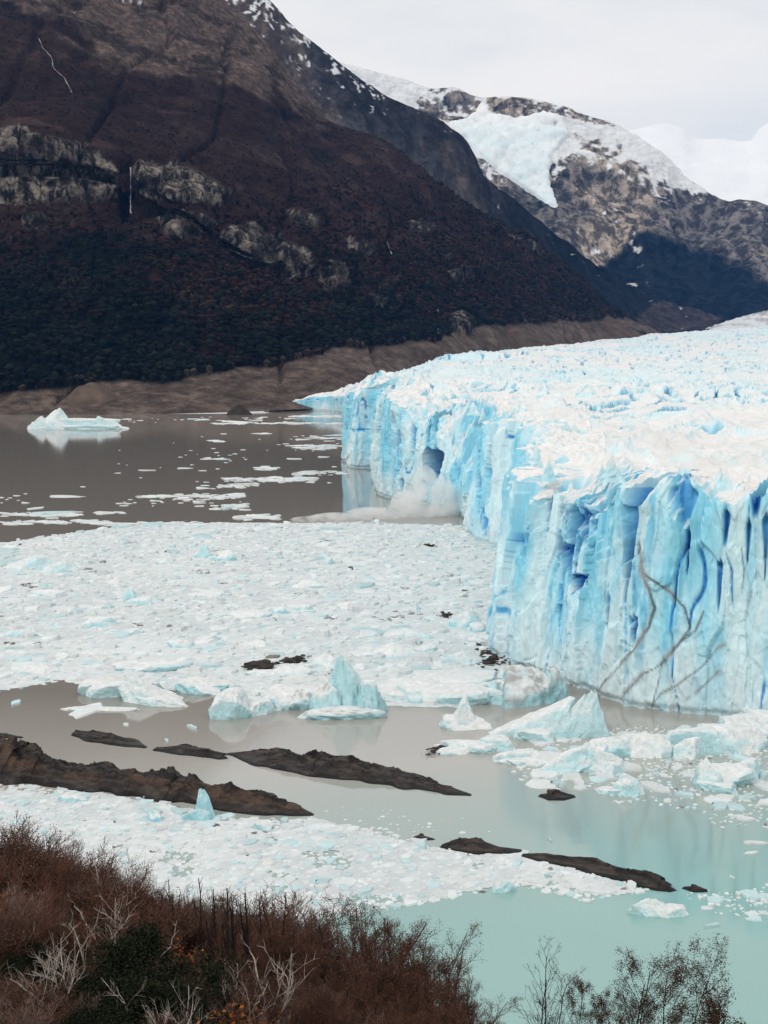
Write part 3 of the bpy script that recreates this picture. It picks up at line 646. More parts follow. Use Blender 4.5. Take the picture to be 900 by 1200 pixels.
    cy_w = sstep(-0.3, 0.55, m1 * 0.7 + m2 * 0.5 + 0.35 * m3 + 0.25 * sstep(450, 520, FY) + 0.32 * (upper - 0.5) + .45 * noise(SA / 5.5, ZZ / 60, seed=164))
    c = mixc(pale, cyan, cy_w)
    vein = sstep(0.30, 0.46, m2) * sstep(0.0, 0.4, m1 + 0.15)
    c = mixc(c, np.array([0.12, 0.50, 0.74]), vein * 0.55)
    c = mixc(c, grey, sstep(0.35, 0.05, upper) * 0.55 * sstep(-0.4, 0.2, m3 + 0.2))
    c = mixc(c, np.array([0.16, 0.52, 0.76]), sstep(0, .5, bl)); c = mixc(c, deep, sstep(.25, .8, bl))  # blue of light passing through the ice, painted into slots and cracks
    sn = sstep(0.45, 0.75, up + 0.12 * m2) * sstep(0.55, 0.85, upper) * (1 - 0.9 * np.clip(bl, 0, 1))
    sn = np.maximum(sn, np.where(np.arange(len(P))[:, None] >= nv, sstep(.8, 4, np.concatenate([np.zeros_like(Z), dist])) * sstep(0.34, 0.62, up), 0))
    c = mixc(c, snow, sn)
    PX, PY = to_px(P); FYn = FY < 430
    for b in BANDS:
        dd = line_dist(PX + 7 * m1 + 1.2 * m2, PY + 3 * m3 + 1.5 * m2, b)
        wd = 0.35 + 1.1 * np.clip(m1 + 0.25, 0, 1) + 1.0 * np.clip(m3 + .1, 0, 1) + .7 * np.clip(m2, -.3, 1) 
        k = sstep(wd + 0.9, wd - 0.7, dd) * FYn * sstep(-.55, -0.2, m1 + .5 * m3)
        c = mixc(c, np.array([0.075, 0.060, 0.056]), k * 0.88)
        c = mixc(c, np.array([0.40, 0.42, 0.43]), sstep(wd + 5, wd, dd) * FYn * 0.55 * sstep(-.1, .4, m2))
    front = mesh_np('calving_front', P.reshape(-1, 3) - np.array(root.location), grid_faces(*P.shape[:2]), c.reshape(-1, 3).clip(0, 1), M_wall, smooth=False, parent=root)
    front['label'] = 'tall fluted blue ice cliff with dark dirt bands'
    # ---- upper surface
    xq = np.arange(296, 1075, 1.35); yq = np.concatenate([np.geomspace(318, 1000, 250), np.geomspace(1004, 6300, 190)])
    Xg = (xq[None] - CX) / FPX * yq[:, None]; Yg = np.broadcast_to(yq[:, None], Xg.shape)
    Xg = Xg + 0.6 * noise(Xg / 3, Yg / 3, seed=5) * (Yg / 500)
    z, r1, cut = plateau(Xg, Yg)
    k = slice(None, None, 6)
    poly = np.concatenate([INNER[k], MARG, [(6000, 6500), (2500, 1500), (INNER[0, 0] + 60, INNER[0, 1])]])
    ins = inpoly(Xg, Yg, poly)
    keep = ins[:-1, :-1] | ins[1:, :-1] | ins[:-1, 1:] | ins[1:, 1:]
    edge = ~ins; z = np.where(edge, z - 0.4, z)
    P = np.stack([Xg, Yg, z], -1); Nn = grid_normals(P); up = np.abs(Nn[..., 2])
    f1 = fbm(Xg / 120, Yg / 200, oct=4, seed=171); f2 = fbm(Xg / 18, Yg / 26, oct=4, seed=172)
    far = sstep(700, 1500, Yg)
    snow = np.array([0.80, 0.795, 0.79]); ice = np.array([0.62, 0.81, 0.86]); deepb = np.array([0.16, 0.52, 0.72]); dirt = np.array([0.60, 0.56, 0.53])
    c = mixc(snow, ice, np.clip(sstep(0.95, 0.66, up) * 0.95 + (.25 + .75 * far) * 0.75 * sstep(560, 800, Yg) * sstep(-0.3, 0.4, f1 + 0.5 * f2), 0, 1))
    c = mixc(c, deepb, sstep(0.25, 0.8, cut) * 0.85 * sstep(0.2, 0.5, cut))
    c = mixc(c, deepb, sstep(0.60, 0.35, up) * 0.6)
    dm = sstep(0.12, 0.42, f1 * 0.8 + f2 * 0.55) * sstep(1100, 700, Yg) * 0.22
    c = mixc(c, dirt, dm)
    F = grid_faces(*P.shape[:2], keep=keep); used, inv = np.unique(F, return_inverse=True)
    o = mesh_np('upper_ice', P.reshape(-1, 3)[used] - np.array(root.location), inv.reshape(F.shape), c.reshape(-1, 3)[used].clip(0, 1), M_plateau, smooth=False, parent=root)
    o['label'] = 'crevassed snowy upper surface of the glacier'
    # ---- bare ice tongue far up the valley
    n = 60; u = np.linspace(-1, 1, n); U, Vv = np.meshgrid(u, u); cpt = at_d(945, 388, 6100); w = 230 * 6100 / FPX; hh = 27 * 6100 / FPX
    zz = hh * np.clip(1.05 - np.hypot(U, Vv) ** 1.6, -0.2, 1) + 13 * fbm(U * 11, Vv * 11, oct=5, seed=181, ridged=True)
    Pt = np.stack([cpt[0] + U * w / 2, cpt[1] + Vv * w / 2, cpt[2] + zz], -1)
    cc = mixc(np.array([0.66, 0.69, 0.71]), np.array([0.36, 0.35, 0.35]), sstep(-0.15, 0.3, fbm(U * 12 + Vv * 4, Vv * 3, oct=4, seed=182)))
    o = mesh_np('ice_tongue', Pt.reshape(-1, 3) - np.array(root.location), grid_faces(n, n), cc.reshape(-1, 3), M_plateau, smooth=True, parent=root)
    # ---- free-standing ice blades along the rim
    nb = 0
    cand = np.where((FC[:, 1] < 1000) & (FC[:, 2] > 50))[0]
    lrng = np.random.default_rng(12)
    for i in lrng.choice(cand, 34, replace=False):
        y = FC[i, 1]; pxx = CX + FPX * FC[i, 0] / y
        if pxx > 930: continue
        inn = lrng.uniform(1.5, 14 if y < 450 else 28); c0 = rimP[i, :2] + Ni[i] * inn
        h = lrng.uniform(1.2, 3.6) * (1.0 if y < 500 else 1.7); r = h * lrng.uniform(0.4, 0.8)
        zb = float(plateau(np.array([c0[0]]), np.array([c0[1]]))[0][0]) - 3.5
        ns_ = 9; rows = 7; ang = np.linspace(0, 2 * np.pi, ns_, endpoint=False); rz = lrng.uniform(0, 3.14); leanx, leany = lrng.normal(0, .12, 2) * h
        Vb = []
        for j in range(rows):
            tt = j / (rows - 1); rr = r * (1.25 - 1.15 * tt ** 0.9)
            for a in ang:
                k = rr * (1 + lrng.normal(0, .16)); ex, ey = math.cos(a) * k * 1.5, math.sin(a) * k * 0.55
                Vb.append((c0[0] + ex * math.cos(rz) - ey * math.sin(rz) + leanx * tt, c0[1] + ex * math.sin(rz) + ey * math.cos(rz) + leany * tt, zb + (h + 3.5) * tt + lrng.normal(0, .12) * h * 0.3))
        Fq = [(j * ns_ + a, j * ns_ + (a + 1) % ns_, (j + 1) * ns_ + (a + 1) % ns_, (j + 1) * ns_ + a) for j in range(rows - 1) for a in range(ns_)]
        top = [tuple(range((rows - 1) * ns_, rows * ns_))]
        Vb = np.array(Vb); tt = (Vb[:, 2] - zb) / (h + 3.5)
        tintc = lrng.uniform(0.2, 0.9); cb = mixc(mixc(np.array([0.66, 0.83, 0.875]), np.array([0.42, 0.74, 0.84]), np.full(len(Vb), tintc)), np.array([0.86, 0.85, 0.84]), sstep(0.55, .9, tt) * 0.9)
        me_F = np.array(Fq); tri = np.array([((rows - 1) * ns_, (rows - 1) * ns_ + a, (rows - 1) * ns_ + a + 1) for a in range(1, ns_ - 1)])
        mesh_np('ice_blade', Vb - np.array(root.location), me_F, cb, M_wall, parent=root, F2=tri); nb += 1
    return P
glacier()

# ============================================================ icebergs and floes
def ico(sub):
    import bmesh
    bm = bmesh.new(); bmesh.ops.create_icosphere(bm, subdivisions=sub, radius=1.0)
    V = np.array([v.co[:] for v in bm.verts]); F = np.array([[v.index for v in f.verts] for f in bm.faces]); bm.free(); return V, F
ICO3, ICO4, ICO2 = ico(4), ico(5), ico(3)
def lobe(size, seed, planes=14, peak=0.0, ic=None, rough=0.095, flat=None, shift=(0, 0)):
    """faceted ice block: sphere cut by random planes, scaled to size (x, y, z-half)"""
    g = np.random.default_rng(seed); D, F = ic or ICO3
    n = g.normal(size=(planes, 3)); n /= np.linalg.norm(n, axis=1, keepdims=True); h = g.uniform(0.55, 0.95, planes)
    dots = D @ n.T; r = np.min(np.where(dots > 0.05, h / np.maximum(dots, 0.05), 9), 1); r = np.minimum(r, 1.25)
    r = r * (1 + rough * fbm(D[:, 0] * 3 + seed, D[:, 1] * 3, D[:, 2] * 3, oct=4, seed=seed) + rough * 0.8 * facets(D[:, 0] * 4 + D[:, 2] * 2.3, D[:, 1] * 4 - D[:, 2] * 2.9, seed=seed + 3))
    V = D * r[:, None]; up = np.clip(V[:, 2], 0, None)
    if peak:
        V[:, 0] = V[:, 0] * (1 - peak * up.clip(0, 1)) + shift[0] * up; V[:, 1] = V[:, 1] * (1 - peak * up.clip(0, 1)) + shift[1] * up
    if flat is not None: V[:, 2] = np.where(V[:, 2] > flat, flat + (V[:, 2] - flat) * 0.22, V[:, 2])
    return V * np.array(size), F
def ice_colour(V, F, seed, blue=0.5, dirt=0.0):
    # white weathered crust on the flatter tops, bluer dense ice on the steep broken faces
    fn = np.cross(V[F[:, 1]] - V[F[:, 0]], V[F[:, 2]] - V[F[:, 0]]); vn = np.zeros_like(V)
    for k in range(3): np.add.at(vn, F[:, k], fn)
    vn /= np.linalg.norm(vn, axis=1, keepdims=True) + 1e-9
    n = fbm(V[:, 0] / 3 + seed, V[:, 1] / 3, V[:, 2] / 3, oct=4, seed=seed)
    w = sstep(0.75, 0.1, vn[:, 2] + 0.35 * n); w2 = sstep(0.1, 0.45, n) * w
    c = mixc(np.array([0.78, 0.80, 0.80]), mixc(np.array([0.64, 0.80, 0.83]), np.array([0.36, 0.72, 0.80]), np.full(len(V), blue)), w)
    c = mixc(c, np.array([0.14, 0.52, 0.66]), w2 * blue * 0.6)
    if dirt:
        q = sstep(0.55 - dirt, 0.75 - dirt, fbm(V[:, 0] / .5 + seed, V[:, 1] / .5, V[:, 2] / .5, oct=3, seed=seed + 9) * 0.8 + 0.35 * n + 0.30)
        c = mixc(c, np.array([0.12, 0.12, 0.125]), q * 0.5)
    return c
def iceberg(name, x, y, lobes, label, cat='iceberg', group=None, blue=0.5, dirt=0.0, seed=1, ic=None, smooth=False):
    """lobes: (offset px x, offset m deeper, half-width px, half-depth m, top height px, peak, flat, leanx)"""
    c = on_z(np.array(x), np.array(y)); mpp = c[1] / FPX; Vs = []; Fs = []; n0 = 0
    for k, (ox, oy, hw, hd, ht, pk, fl, lx) in enumerate(lobes):
        V, F = lobe((hw * mpp / 0.82, hd, ht * mpp * 1.12), seed * 31 + k * 7, peak=pk, flat=fl, shift=(lx, 0), ic=ic)
        V[:, 2] = np.where(V[:, 2] < 0, V[:, 2] * 0.25, V[:, 2])
        V = V + np.array([ox * mpp, oy + hd * 0.75, -0.1]); Vs.append(V); Fs.append(F + n0); n0 += len(V)
    V = np.concatenate(Vs); F = np.concatenate(Fs)
    o = mesh_np(name, V, F, ice_colour(V, F, seed, blue, dirt), M_ice, smooth=smooth); o.location = (c[0], c[1], 0)
    return tag(o, label, cat, group)
B = iceberg
B('iceberg', 84, 503, [(-22, 4, 28, 12, 21, .5, None, 0.1), (-36, 4, 18, 10, 12, .4, None, 0), (8, 6, 38, 14, 17, 0, .5, 0), (36, 4, 15, 10, 17, .2, .85, 0), (-2, 2, 44, 12, 9, 0, .4, 0)], 'white iceberg with one tall peak floating alone in the brown far water', seed=3, blue=.35)
B('iceberg', 150, 829, [(-28, 8, 40, 7, 26, .2, .45, 0), (20, 3, 44, 6, 28, .35, None, -.3), (36, 1, 30, 4, 14, .1, .5, 0), (-44, 12, 26, 6, 24, 0, .4, 0)], 'broad pale blue iceberg sloping towards the open water beside the grey slab floe', seed=5, blue=.35)
B('iceberg', 222, 818, [(0, 3, 26, 6, 18, .3, None, -.3), (22, 6, 24, 6, 14, 0, .5, 0)], 'low blue faced iceberg between the broad sloping berg and the square block', seed=6, blue=.75)
B('iceberg', 269, 845, [(0, 1, 23, 4, 36, .12, .8, 0), (24, 5, 18, 4, 22, .1, .6, 0)], 'square cyan ice block with its reflection below it in the water', seed=7, blue=.5)
B('iceberg', 398, 843, [(-46, 8, 26, 5, 30, .25, .7, 0), (-20, 5, 24, 5, 44, .45, None, .2), (8, 6, 26, 5, 48, .5, None, -.2), (38, 3, 22, 4, 42, .25, .8, 0), (10, 0, 44, 4, 17, .1, .5, 0), (-6, 12, 50, 6, 38, .2, .7, 0)], 'jagged cluster iceberg of cyan blocks and points at the pack ice edge', seed=9, blue=.6, dirt=.04)
B('iceberg', 318, 838, [(0, 4, 30, 5, 24, .2, .6, 0), (20, 7, 26, 5, 30, .2, .6, 0)], 'rounded pale ice lump between the square block and the jagged cluster', seed=10, blue=.4)
B('iceberg', 515, 834, [(0, 6, 58, 7, 26, 0, .55, 0), (50, 8, 40, 7, 26, 0, .6, 0), (-30, 9, 40, 7, 30, .1, .6, 0), (20, 14, 70, 9, 34, 0, .55, 0)], 'long flat white ice shelf with a blue foot at the pack ice edge', seed=11, blue=.45)
B('iceberg', 548, 857, [(0, 1, 31, 4, 20, .1, .5, 0), (-4, 2, 22, 3.5, 38, .65, None, .1)], 'small white iceberg with a pointed top and cyan waist floating in open water', seed=13, blue=.35)
B('iceberg', 620, 832, [(6, 4, 44, 6, 52, .25, .75, 0), (-30, 5, 26, 5, 32, .2, .7, 0), (34, 6, 16, 5, 44, .1, .8, 0)], 'grey iceberg speckled with rock debris leaning at the foot of the ice cliff', seed=15, blue=.8, dirt=.28)
B('iceberg', 655, 872, [(22, 4, 30, 4, 60, .78, None, .75), (-12, 4, 46, 5, 34, .5, None, .6), (-30, 2, 30, 4, 16, .1, .6, 0), (46, 5, 20, 3, 20, .3, None, 0)], 'pale blue wedge shaped iceberg rising to a sharp point near the dirty berg', seed=17, blue=.4)
B('iceberg', 760, 893, [(-40, 3, 34, 4, 30, .2, .6, 0), (-8, 4, 36, 4, 34, .2, .6, .2), (26, 5, 32, 4, 27, .1, .55, 0), (-56, 1, 16, 3, 26, .2, .7, 0)], 'wide cyan iceberg with blue cracked face amid the floes under the ice cliff', seed=19, blue=.65)
B('iceberg', 850, 893, [(-14, 4, 40, 5, 42, .15, .6, 0), (24, 6, 40, 5, 38, .1, .6, 0), (-38, 2, 20, 3, 28, .1, .7, 0)], 'smooth pale iceberg block with squared side among the floes by the cliff', seed=21, blue=.4)
B('iceberg', 892, 870, [(0, 5, 34, 5, 30, .1, .6, 0), (30, 6, 30, 5, 34, .1, .6, 0)], 'light blue iceberg touching the waterline of the ice cliff', seed=22, blue=.5)
B('iceberg', 838, 930, [(0, 2, 17, 3, 34, .35, None, .1), (22, 4, 30, 4, 30, .2, .6, 0), (44, 5, 24, 4, 36, .2, .6, 0), (10, 1, 24, 3, 14, .1, .5, 0)], 'knobbly white iceberg with a round melt hole amid crowded floes', seed=23, blue=.45)
B('iceberg', 690, 912, [(-20, 3, 38, 4, 20, .3, None, .4), (18, 3, 30, 3.5, 28, .5, None, -.2), (30, 1, 20, 2.5, 18, .2, .7, 0)], 'low cyan iceberg with a broken ridge in front of the wide cracked berg', seed=25, blue=.5)
B('iceberg', 742, 936, [(0, 1, 22, 2.5, 22, .4, None, -.2), (-26, 2, 18, 2, 10, .1, .5, 0)], 'small cyan iceberg at the front edge of the crowded floes', seed=26, blue=.55)
B('iceberg', 638, 898, [(0, 2, 44, 4, 12, 0, .4, 0), (-30, 3, 26, 3, 16, .2, .6, 0)], 'low white tabular berg floating in front of the wedge iceberg', seed=27, blue=.2)
B('iceberg', 560, 886, [(0, 2, 40, 3, 16, .1, .5, 0), (24, 3, 24, 3, 20, .1, .6, 0), (-26, 1, 20, 2, 9, .1, .5, 0)], 'flat pale floating berg beside the line of dark rubble', seed=28, blue=.4)
B('iceberg', 239, 963, [(0, 0.5, 11, 1.2, 35, .55, None, -.25), (-8, 0.2, 14, 1.3, 12, .2, None, 0)], 'small upright cyan ice pinnacle in front of the brown rock ridge', seed=31, blue=.75)
B('iceberg', 180, 964, [(0, 0.5, 11, 1.3, 14, .2, None, 0)], 'small rounded cyan ice lump beside the upright pinnacle', seed=32, blue=.8)
B('iceberg', 307, 974, [(0, 0.8, 17, 1.6, 13, .1, .6, 0)], 'low pale cyan ice lump beneath the end of the brown rock ridge', seed=33, blue=.5)
B('iceberg', 80, 942, [(0, 0.8, 17, 1.6, 12, .1, .6, 0)], 'low cyan ice lump in the brash below the brown rock ridge', seed=34, blue=.6)
B('iceberg', 777, 1078, [(-8, 0.7, 22, 1.7, 24, .35, None, -.2), (14, 0.6, 22, 1.5, 16, .2, .6, 0)], 'white domed ice floe alone in the turquoise water', seed=35, blue=.12, cat='ice floe')
B('iceberg', 590, 1048, [(0, 0.4, 13, 1.1, 13, .4, None, .3)], 'small white ice bit with a blue foot on the turquoise edge', seed=36, blue=.5, cat='ice floe')
B('iceberg', 66, 848-12, [(40, 1.5, 38, 2.5, 7, 0, .4, 0)], 'flat grey white slab floe drifting in the brown water', seed=37, blue=.1, cat='ice floe')
# bluish lumps frozen in the big pack
pk = [(165,710,32,11),(150,705,22,14),(92,668,12,6),(30,668,44,14),(70,672,34,12),(240,655,16,14),(262,658,26,10),(195,662,20,5),(135,690,14,4),(80,722,24,7),(110,736,34,11),(60,738,20,8),(158,744,16,6),(345,718,34,10),(330,720,20,12),(372,690,40,8),(386,662,9,8),(545,738,26,20),(560,742,20,12),(470,748,46,10),(430,748,18,8),(478,698,12,6),(488,716,8,8),(570,752,26,10),(280,725,50,8),(440,660,16,5),(455,772,48,12),(540,782,44,14),(600,760,22,6),(500,765,30,8),(575,800,40,10),(390,785,40,16),(330,795,50,12),(180,790,60,10),(40,790,40,8),(300,760,30,6),(110,770,36,7),(20,748,36,9),(210,760,30,8),(250,700,40,7),(410,715,34,6),(330,650,30,5),(60,700,40,8),(470,680,30,5)]
for i, (x, y, w, h) in enumerate(pk):
    bl = [.3, .45, .7, .2][i % 4] if i not in (17, 18) else 0.9
    B('iceberg', x, y, [(0, 1.0 + w * .02, w / 2 * 1.1, 1.2 + w * 0.06, h, .3, None, random.uniform(-.3, .3)), (w * .3 * random.choice((-1, 1)), 2.5, w * .45, 2, h * .6, .1, .6, 0)],
      'bright blue iceberg lump lodged in pack ice beside the ice cliff' if i in (17, 18) else (['pale', 'light blue', 'deep blue', 'nearly white'][i % 4] + (' wide flat' if w > 34 and h < 10 else ' tall' if h > 10 else ' small') + ' iceberg lump frozen into the wide white pack ice'), group='blue lumps in the pack ice', seed=100 + i, blue=bl, ic=ICO2)

# ---- brash and floes
def floe_mesh(C, r, h, col, g, k=7, st=1.0):
    """C [n,2] centres, r radii, h top heights -> V, F (quads), tops (k-gon fans as tris)"""
    n = len(C); A = np.linspace(0, 2 * np.pi, k, endpoint=False)[None] + g.uniform(0, 6.28, (n, 1)) + g.normal(0, .18, (n, k))
    rr = r[:, None] * g.uniform(0.62, 1.12, (n, k)); sq = g.uniform(0.55, 1.0, (n, 1)); th = g.uniform(0, 3.14, (n, 1))
    ex, ey = np.cos(A) * rr, np.sin(A) * rr * sq
    X = ex * np.cos(th) - ey * np.sin(th); Y = ex * np.sin(th) + ey * np.cos(th)
    X = X * st
    tx, ty = g.normal(0, .07, (n, 1)), g.normal(0, .07, (n, 1))
    top = np.stack([C[:, :1] + X * .88, C[:, 1:] + Y * .88, h[:, None] * g.uniform(.75, 1.1, (n, k)) + (X * tx + Y * ty).clip(-.6, .6) * np.minimum(1, h[:, None] * 2.5)], -1)
    top[..., 2] = np.maximum(top[..., 2], 0.02)
    bot = np.stack([C[:, :1] + X, C[:, 1:] + Y, np.full((n, k), -0.12)], -1)
    mid = np.stack([C[:, 0] + g.normal(0, .15, n) * r, C[:, 1] + g.normal(0, .15, n) * r, h * g.uniform(.95, 1.5, n)], -1)[:, None]
    V = np.concatenate([mid, top, bot], 1)
    q = np.array([(1 + i, k + 1 + i, k + 1 + (i + 1) % k, 1 + (i + 1) % k) for i in range(k)]); t = np.array([(0, 1 + i, 1 + (i + 1) % k) for i in range(k)])
    off = (np.arange(n) * (2 * k + 1))[:, None, None]
    return V.reshape(-1, 3), (q[None] + off).reshape(-1, 4), (t[None] + off).reshape(-1, 3), np.repeat(col, 2 * k + 1, 0)
def floe_cols(n, g, blue=.12, dirty=.02):
    c = np.array([0.70, 0.735, 0.74])[None] * g.uniform(0.90, 1.10, (n, 1)) * (1 + g.normal(0, .01, (n, 3)))
    m = g.random(n); c = np.where((m < blue)[:, None], np.array([0.53, 0.685, 0.71]) * g.uniform(.9, 1.1, (n, 1)), c)
    c = np.where((m > 1 - dirty)[:, None], np.array([0.24, 0.22, 0.205]) * g.uniform(.5, 1.3, (n, 1)), c)
    return c.clip(0, .92)
def scatter(poly, cell, g, soft=0, keep=1.0, seed=0):
    """jittered points on the water inside a photo polygon, ragged edge"""
    pw = on_z(np.array([p[0] for p in poly], float), np.array([p[1] for p in poly], float))[:, :2]
    x0, y0 = pw.min(0); x1, y1 = pw.max(0)
    gx, gy = np.meshgrid(np.arange(x0, x1, cell), np.arange(y0, y1, cell))
    P = np.stack([gx.ravel(), gy.ravel()], 1) + g.uniform(-.5, .5, (gx.size, 2)) * cell
    w = soft * fbm(P[:, 0] / (soft * 2 + 1e-6), P[:, 1] / (soft * 2 + 1e-6), oct=4, seed=seed) if soft else 0
    m = inpoly(P[:, 0] + w, P[:, 1] + w * .7, pw) & (g.random(len(P)) < keep)
    return P[m]
def slush(name, poly, cell, seed, thr, soft, label, z=0.03):
    pw = on_z(np.array([p[0] for p in poly], float), np.array([p[1] for p in poly], float))[:, :2]
    x0, y0 = pw.min(0) - 4; x1, y1 = pw.max(0) + 4
    X, Y = np.meshgrid(np.arange(x0, x1, cell), np.arange(y0, y1, cell))
    w = soft * fbm(X / (soft * 2), Y / (soft * 2), oct=4, seed=seed)
    ins = inpoly(X + w, Y + w * .7, pw) & (fbm(X / 9, Y / 9, oct=4, seed=seed + 1) > thr)
    keep = ins[:-1, :-1] & ins[1:, :-1] & ins[:-1, 1:] & ins[1:, 1:]
    n = fbm(X / 2.5, Y / 2.5, oct=3, seed=seed + 2); n5 = fbm(X / 30, Y / 30, oct=3, seed=seed + 3)
    jx = rng.uniform(-.48, .48, X.shape) * cell; jy = rng.uniform(-.48, .48, X.shape) * cell
    P = np.stack([X + jx, Y + jy, z + 0.10 * np.abs(n)], -1); c = mixc(np.array([0.60, 0.645, 0.655]), np.array([0.70, 0.735, 0.74]), sstep(-.4, .4, n + n5)); 
    F = grid_faces(*X.shape, keep=keep); used, inv = np.unique(F, return_inverse=True)
    o = mesh_np(name, P.reshape(-1, 3)[used], inv.reshape(F.shape), c.reshape(-1, 3)[used], M_floe, smooth=False)
    tag(o, label, 'slush ice', kind='stuff')
def brash(name, parts, label, k=6, st=1.0):
    Vs, Fs, Ts, Cs, n0 = [], [], [], [], 0
    for C, r, h, col, g in parts:
        V, F, T, c = floe_mesh(C, r, h, col, g, k, st); Vs.append(V); Fs.append(F + n0); Ts.append(T + n0); Cs.append(c); n0 += len(V)
    o = mesh_np(name, np.concatenate(Vs), np.concatenate(Fs), np.concatenate(Cs), M_floe, F2=np.concatenate(Ts)); tag(o, label, 'brash ice', kind='stuff')

PACK = [(-330,640),(0,636),(60,628),(130,617),(230,613),(400,612),(552,616),(570,636),(600,648),(615,690),(604,770),(600,800),(560,826),(440,822),(350,826),(300,828),(250,812),(160,800),(85,806),(60,800),(0,812),(-200,815)]
FRONT = [(-150,900),(0,915),(100,926),(250,957),(370,962),(430,972),(505,986),(620,1004),(700,1030),(770,1042),(700,1052),(600,1040),(545,1046),(480,1062),(400,1075),(300,1080),(100,1080),(-150,1040)]
FRONTTOP = [(340,960),(400,945),(470,950),(560,962),(610,972),(520,980),(430,975)]
RIGHT = [(590,890),(640,868),(700,858),(740,848),(810,852),(880,850),(980,850),(980,975),(900,972),(840,968),(790,950),(740,942),(690,925),(640,925),(600,908)]
LOWR = [(800,1040),(850,1048),(930,1030),(930,1090),(880,1082),(830,1068)]
slush('slush_sheet', PACK, 1.6, 201, -0.62, 8, 'grey white slush between the blocks of the wide pack ice')
slush('slush_sheet', FRONT, 0.55, 211, -0.42, 5, 'grey white slush in the brash strip in front of the brown rocks')
g1 = np.random.default_rng(21)
Cb = scatter(PACK, 4.4, g1, 6, .7, 221); Cs = scatter(PACK, 2.2, g1, 6, .93, 221)
rb = g1.gamma(3., .55, len(Cb)) + .6; rs = g1.uniform(.6, 1.55, len(Cs)) 
brash('pack_ice', [(Cb, rb, g1.gamma(2., .2, len(Cb)) + .08, floe_cols(len(Cb), g1, .12, .004), g1), (Cs, rs, g1.gamma(2., .045, len(Cs)), floe_cols(len(Cs), g1, .16, .004), g1)], 'wide field of broken white pack ice below the ice cliff')
Cb = scatter(FRONT, 3.2, g1, 4, .6, 231); Cs = scatter(FRONT, 1.2, g1, 4, .88, 231); Ct = scatter(FRONTTOP, 1.3, g1, 3, .22, 232)
brash('brash_ice', [(Cb, g1.uniform(.9, 2.1, len(Cb)), g1.uniform(.1, .35, len(Cb)), floe_cols(len(Cb), g1, .22, .004), g1), (Cs, g1.uniform(.3, 1.15, len(Cs)), g1.gamma(2., .045, len(Cs)), floe_cols(len(Cs), g1, .12, .01), g1),
                    (Ct, g1.uniform(.2, .9, len(Ct)) ** 1.5, g1.gamma(2., .02, len(Ct)) + .02, floe_cols(len(Ct), g1, .1, .0), g1)], 'strip of small broken ice between the brown rocks and the shrubs')
Cs = scatter(RIGHT, 1.25, g1, 4, .42, 241); Cl = scatter(LOWR, .9, g1, 2, .4, 242)
brash('brash_ice', [(Cs, g1.uniform(.25, .8, len(Cs)), g1.gamma(2., .09, len(Cs)), floe_cols(len(Cs), g1, .15, .01), g1), (Cl, g1.uniform(.2, .7, len(Cl)), g1.gamma(2., .08, len(Cl)), floe_cols(len(Cl), g1, .15, 0), g1)], 'small broken ice among the floes under the cliff')
# thin drifts of ice on the far brown water: x0, x1, y, half thickness px, count
drift = [(0,95,603,2.5,60),(0,130,612,2,60),(120,240,614,2,60),(112,146,601,1,14),(250,290,594,4,30),(205,285,582,3,60),(160,195,582,1.5,14),(75,90,582,1,6),(258,400,496,1.2,80),(340,404,488,1,40),(345,404,524,2.5,50),(300,315,508,1,8),(265,365,562,3,90),(300,325,549,2,16),(350,405,554,2,40),(240,260,538,1,8),(245,258,517,1,6),(230,300,570,3,30),(280,330,606,2,40),(140,260,586,6,30),(0,60,585,8,8),(60,260,545,20,12),(200,400,535,30,34),(130,400,492,3,36),(330,404,514,4,16)]
parts = []
for x0, x1, y, hh, n in drift:
    xs = g1.uniform(x0, x1, n); ys = y + g1.normal(0, hh * .55, n)
    C = on_z(xs, ys)[:, :2]; r = g1.gamma(1.6, 0.5 * C[:, 1].mean() / 900, n) + .3
    parts.append((C * 1.0, r * np.where(hh < 5, 1.7, 1.0), np.full(n, .25) + r * .06, floe_cols(n, g1, .05, 0), g1))
brash('drift_ice', parts, 'thin white drifts of ice scattered over the brown far water', st=2.4)

# ---- single floes one can pick out
protos = []
for i in range(10):
    g = np.random.default_rng(300 + i); k = 11
    V, F, T, c = floe_mesh(np.zeros((1, 2)), np.ones(1), np.array([.22 + .1 * (i % 3)]), floe_cols(1, g, .35 if i % 3 else 0, 0), g, k)
    me = mesh_np('ice_floe', V, F, c, M_floe, F2=T).data; bpy.data.objects.remove(bpy.data.objects['ice_floe']); protos.append(me)
def floe(x, y, wpx, label, group, sq=None):
    c = on_z(np.array(float(x)), np.array(float(y))); r = wpx / 2 * c[1] / FPX
    o = bpy.data.objects.new('ice_floe', random.choice(protos)); link(o); o.location = (c[0], c[1], 0); o.rotation_euler = (0, 0, random.uniform(0, 6.28)); o.scale = (r, r * (sq or random.uniform(.7, 1)), min(2.2, max(.6, r * .55)) * random.uniform(.7, 1.2))
    tag(o, label, 'ice floe', group)
def in_list(poly, n, wmin, wmax, label, group, sd):
    g = np.random.default_rng(sd); pl = np.array(poly); k = 0
    while k < n:
        x, y = g.uniform(pl[:, 0].min(), min(pl[:, 0].max(), 930)), g.uniform(pl[:, 1].min(), pl[:, 1].max())
        if x > -20 and inpoly(np.array(x), np.array(y), poly): floe(x, y, g.uniform(wmin, wmax) * (.5 + .5 * g.random()), label, group); k += 1
in_list(RIGHT, 110, 14, 56, 'flat white ice floe in the crowded floes under the ice cliff', 'floes crowded under the ice cliff', 401)
in_list(FRONT, 95, 12, 44, 'flat white ice floe in the brash strip before the brown rocks', 'floes in the brash strip', 402)
in_list(LOWR, 14, 10, 40, 'white ice floe in the turquoise water beyond the rock chain', 'floes in the turquoise bay', 403)
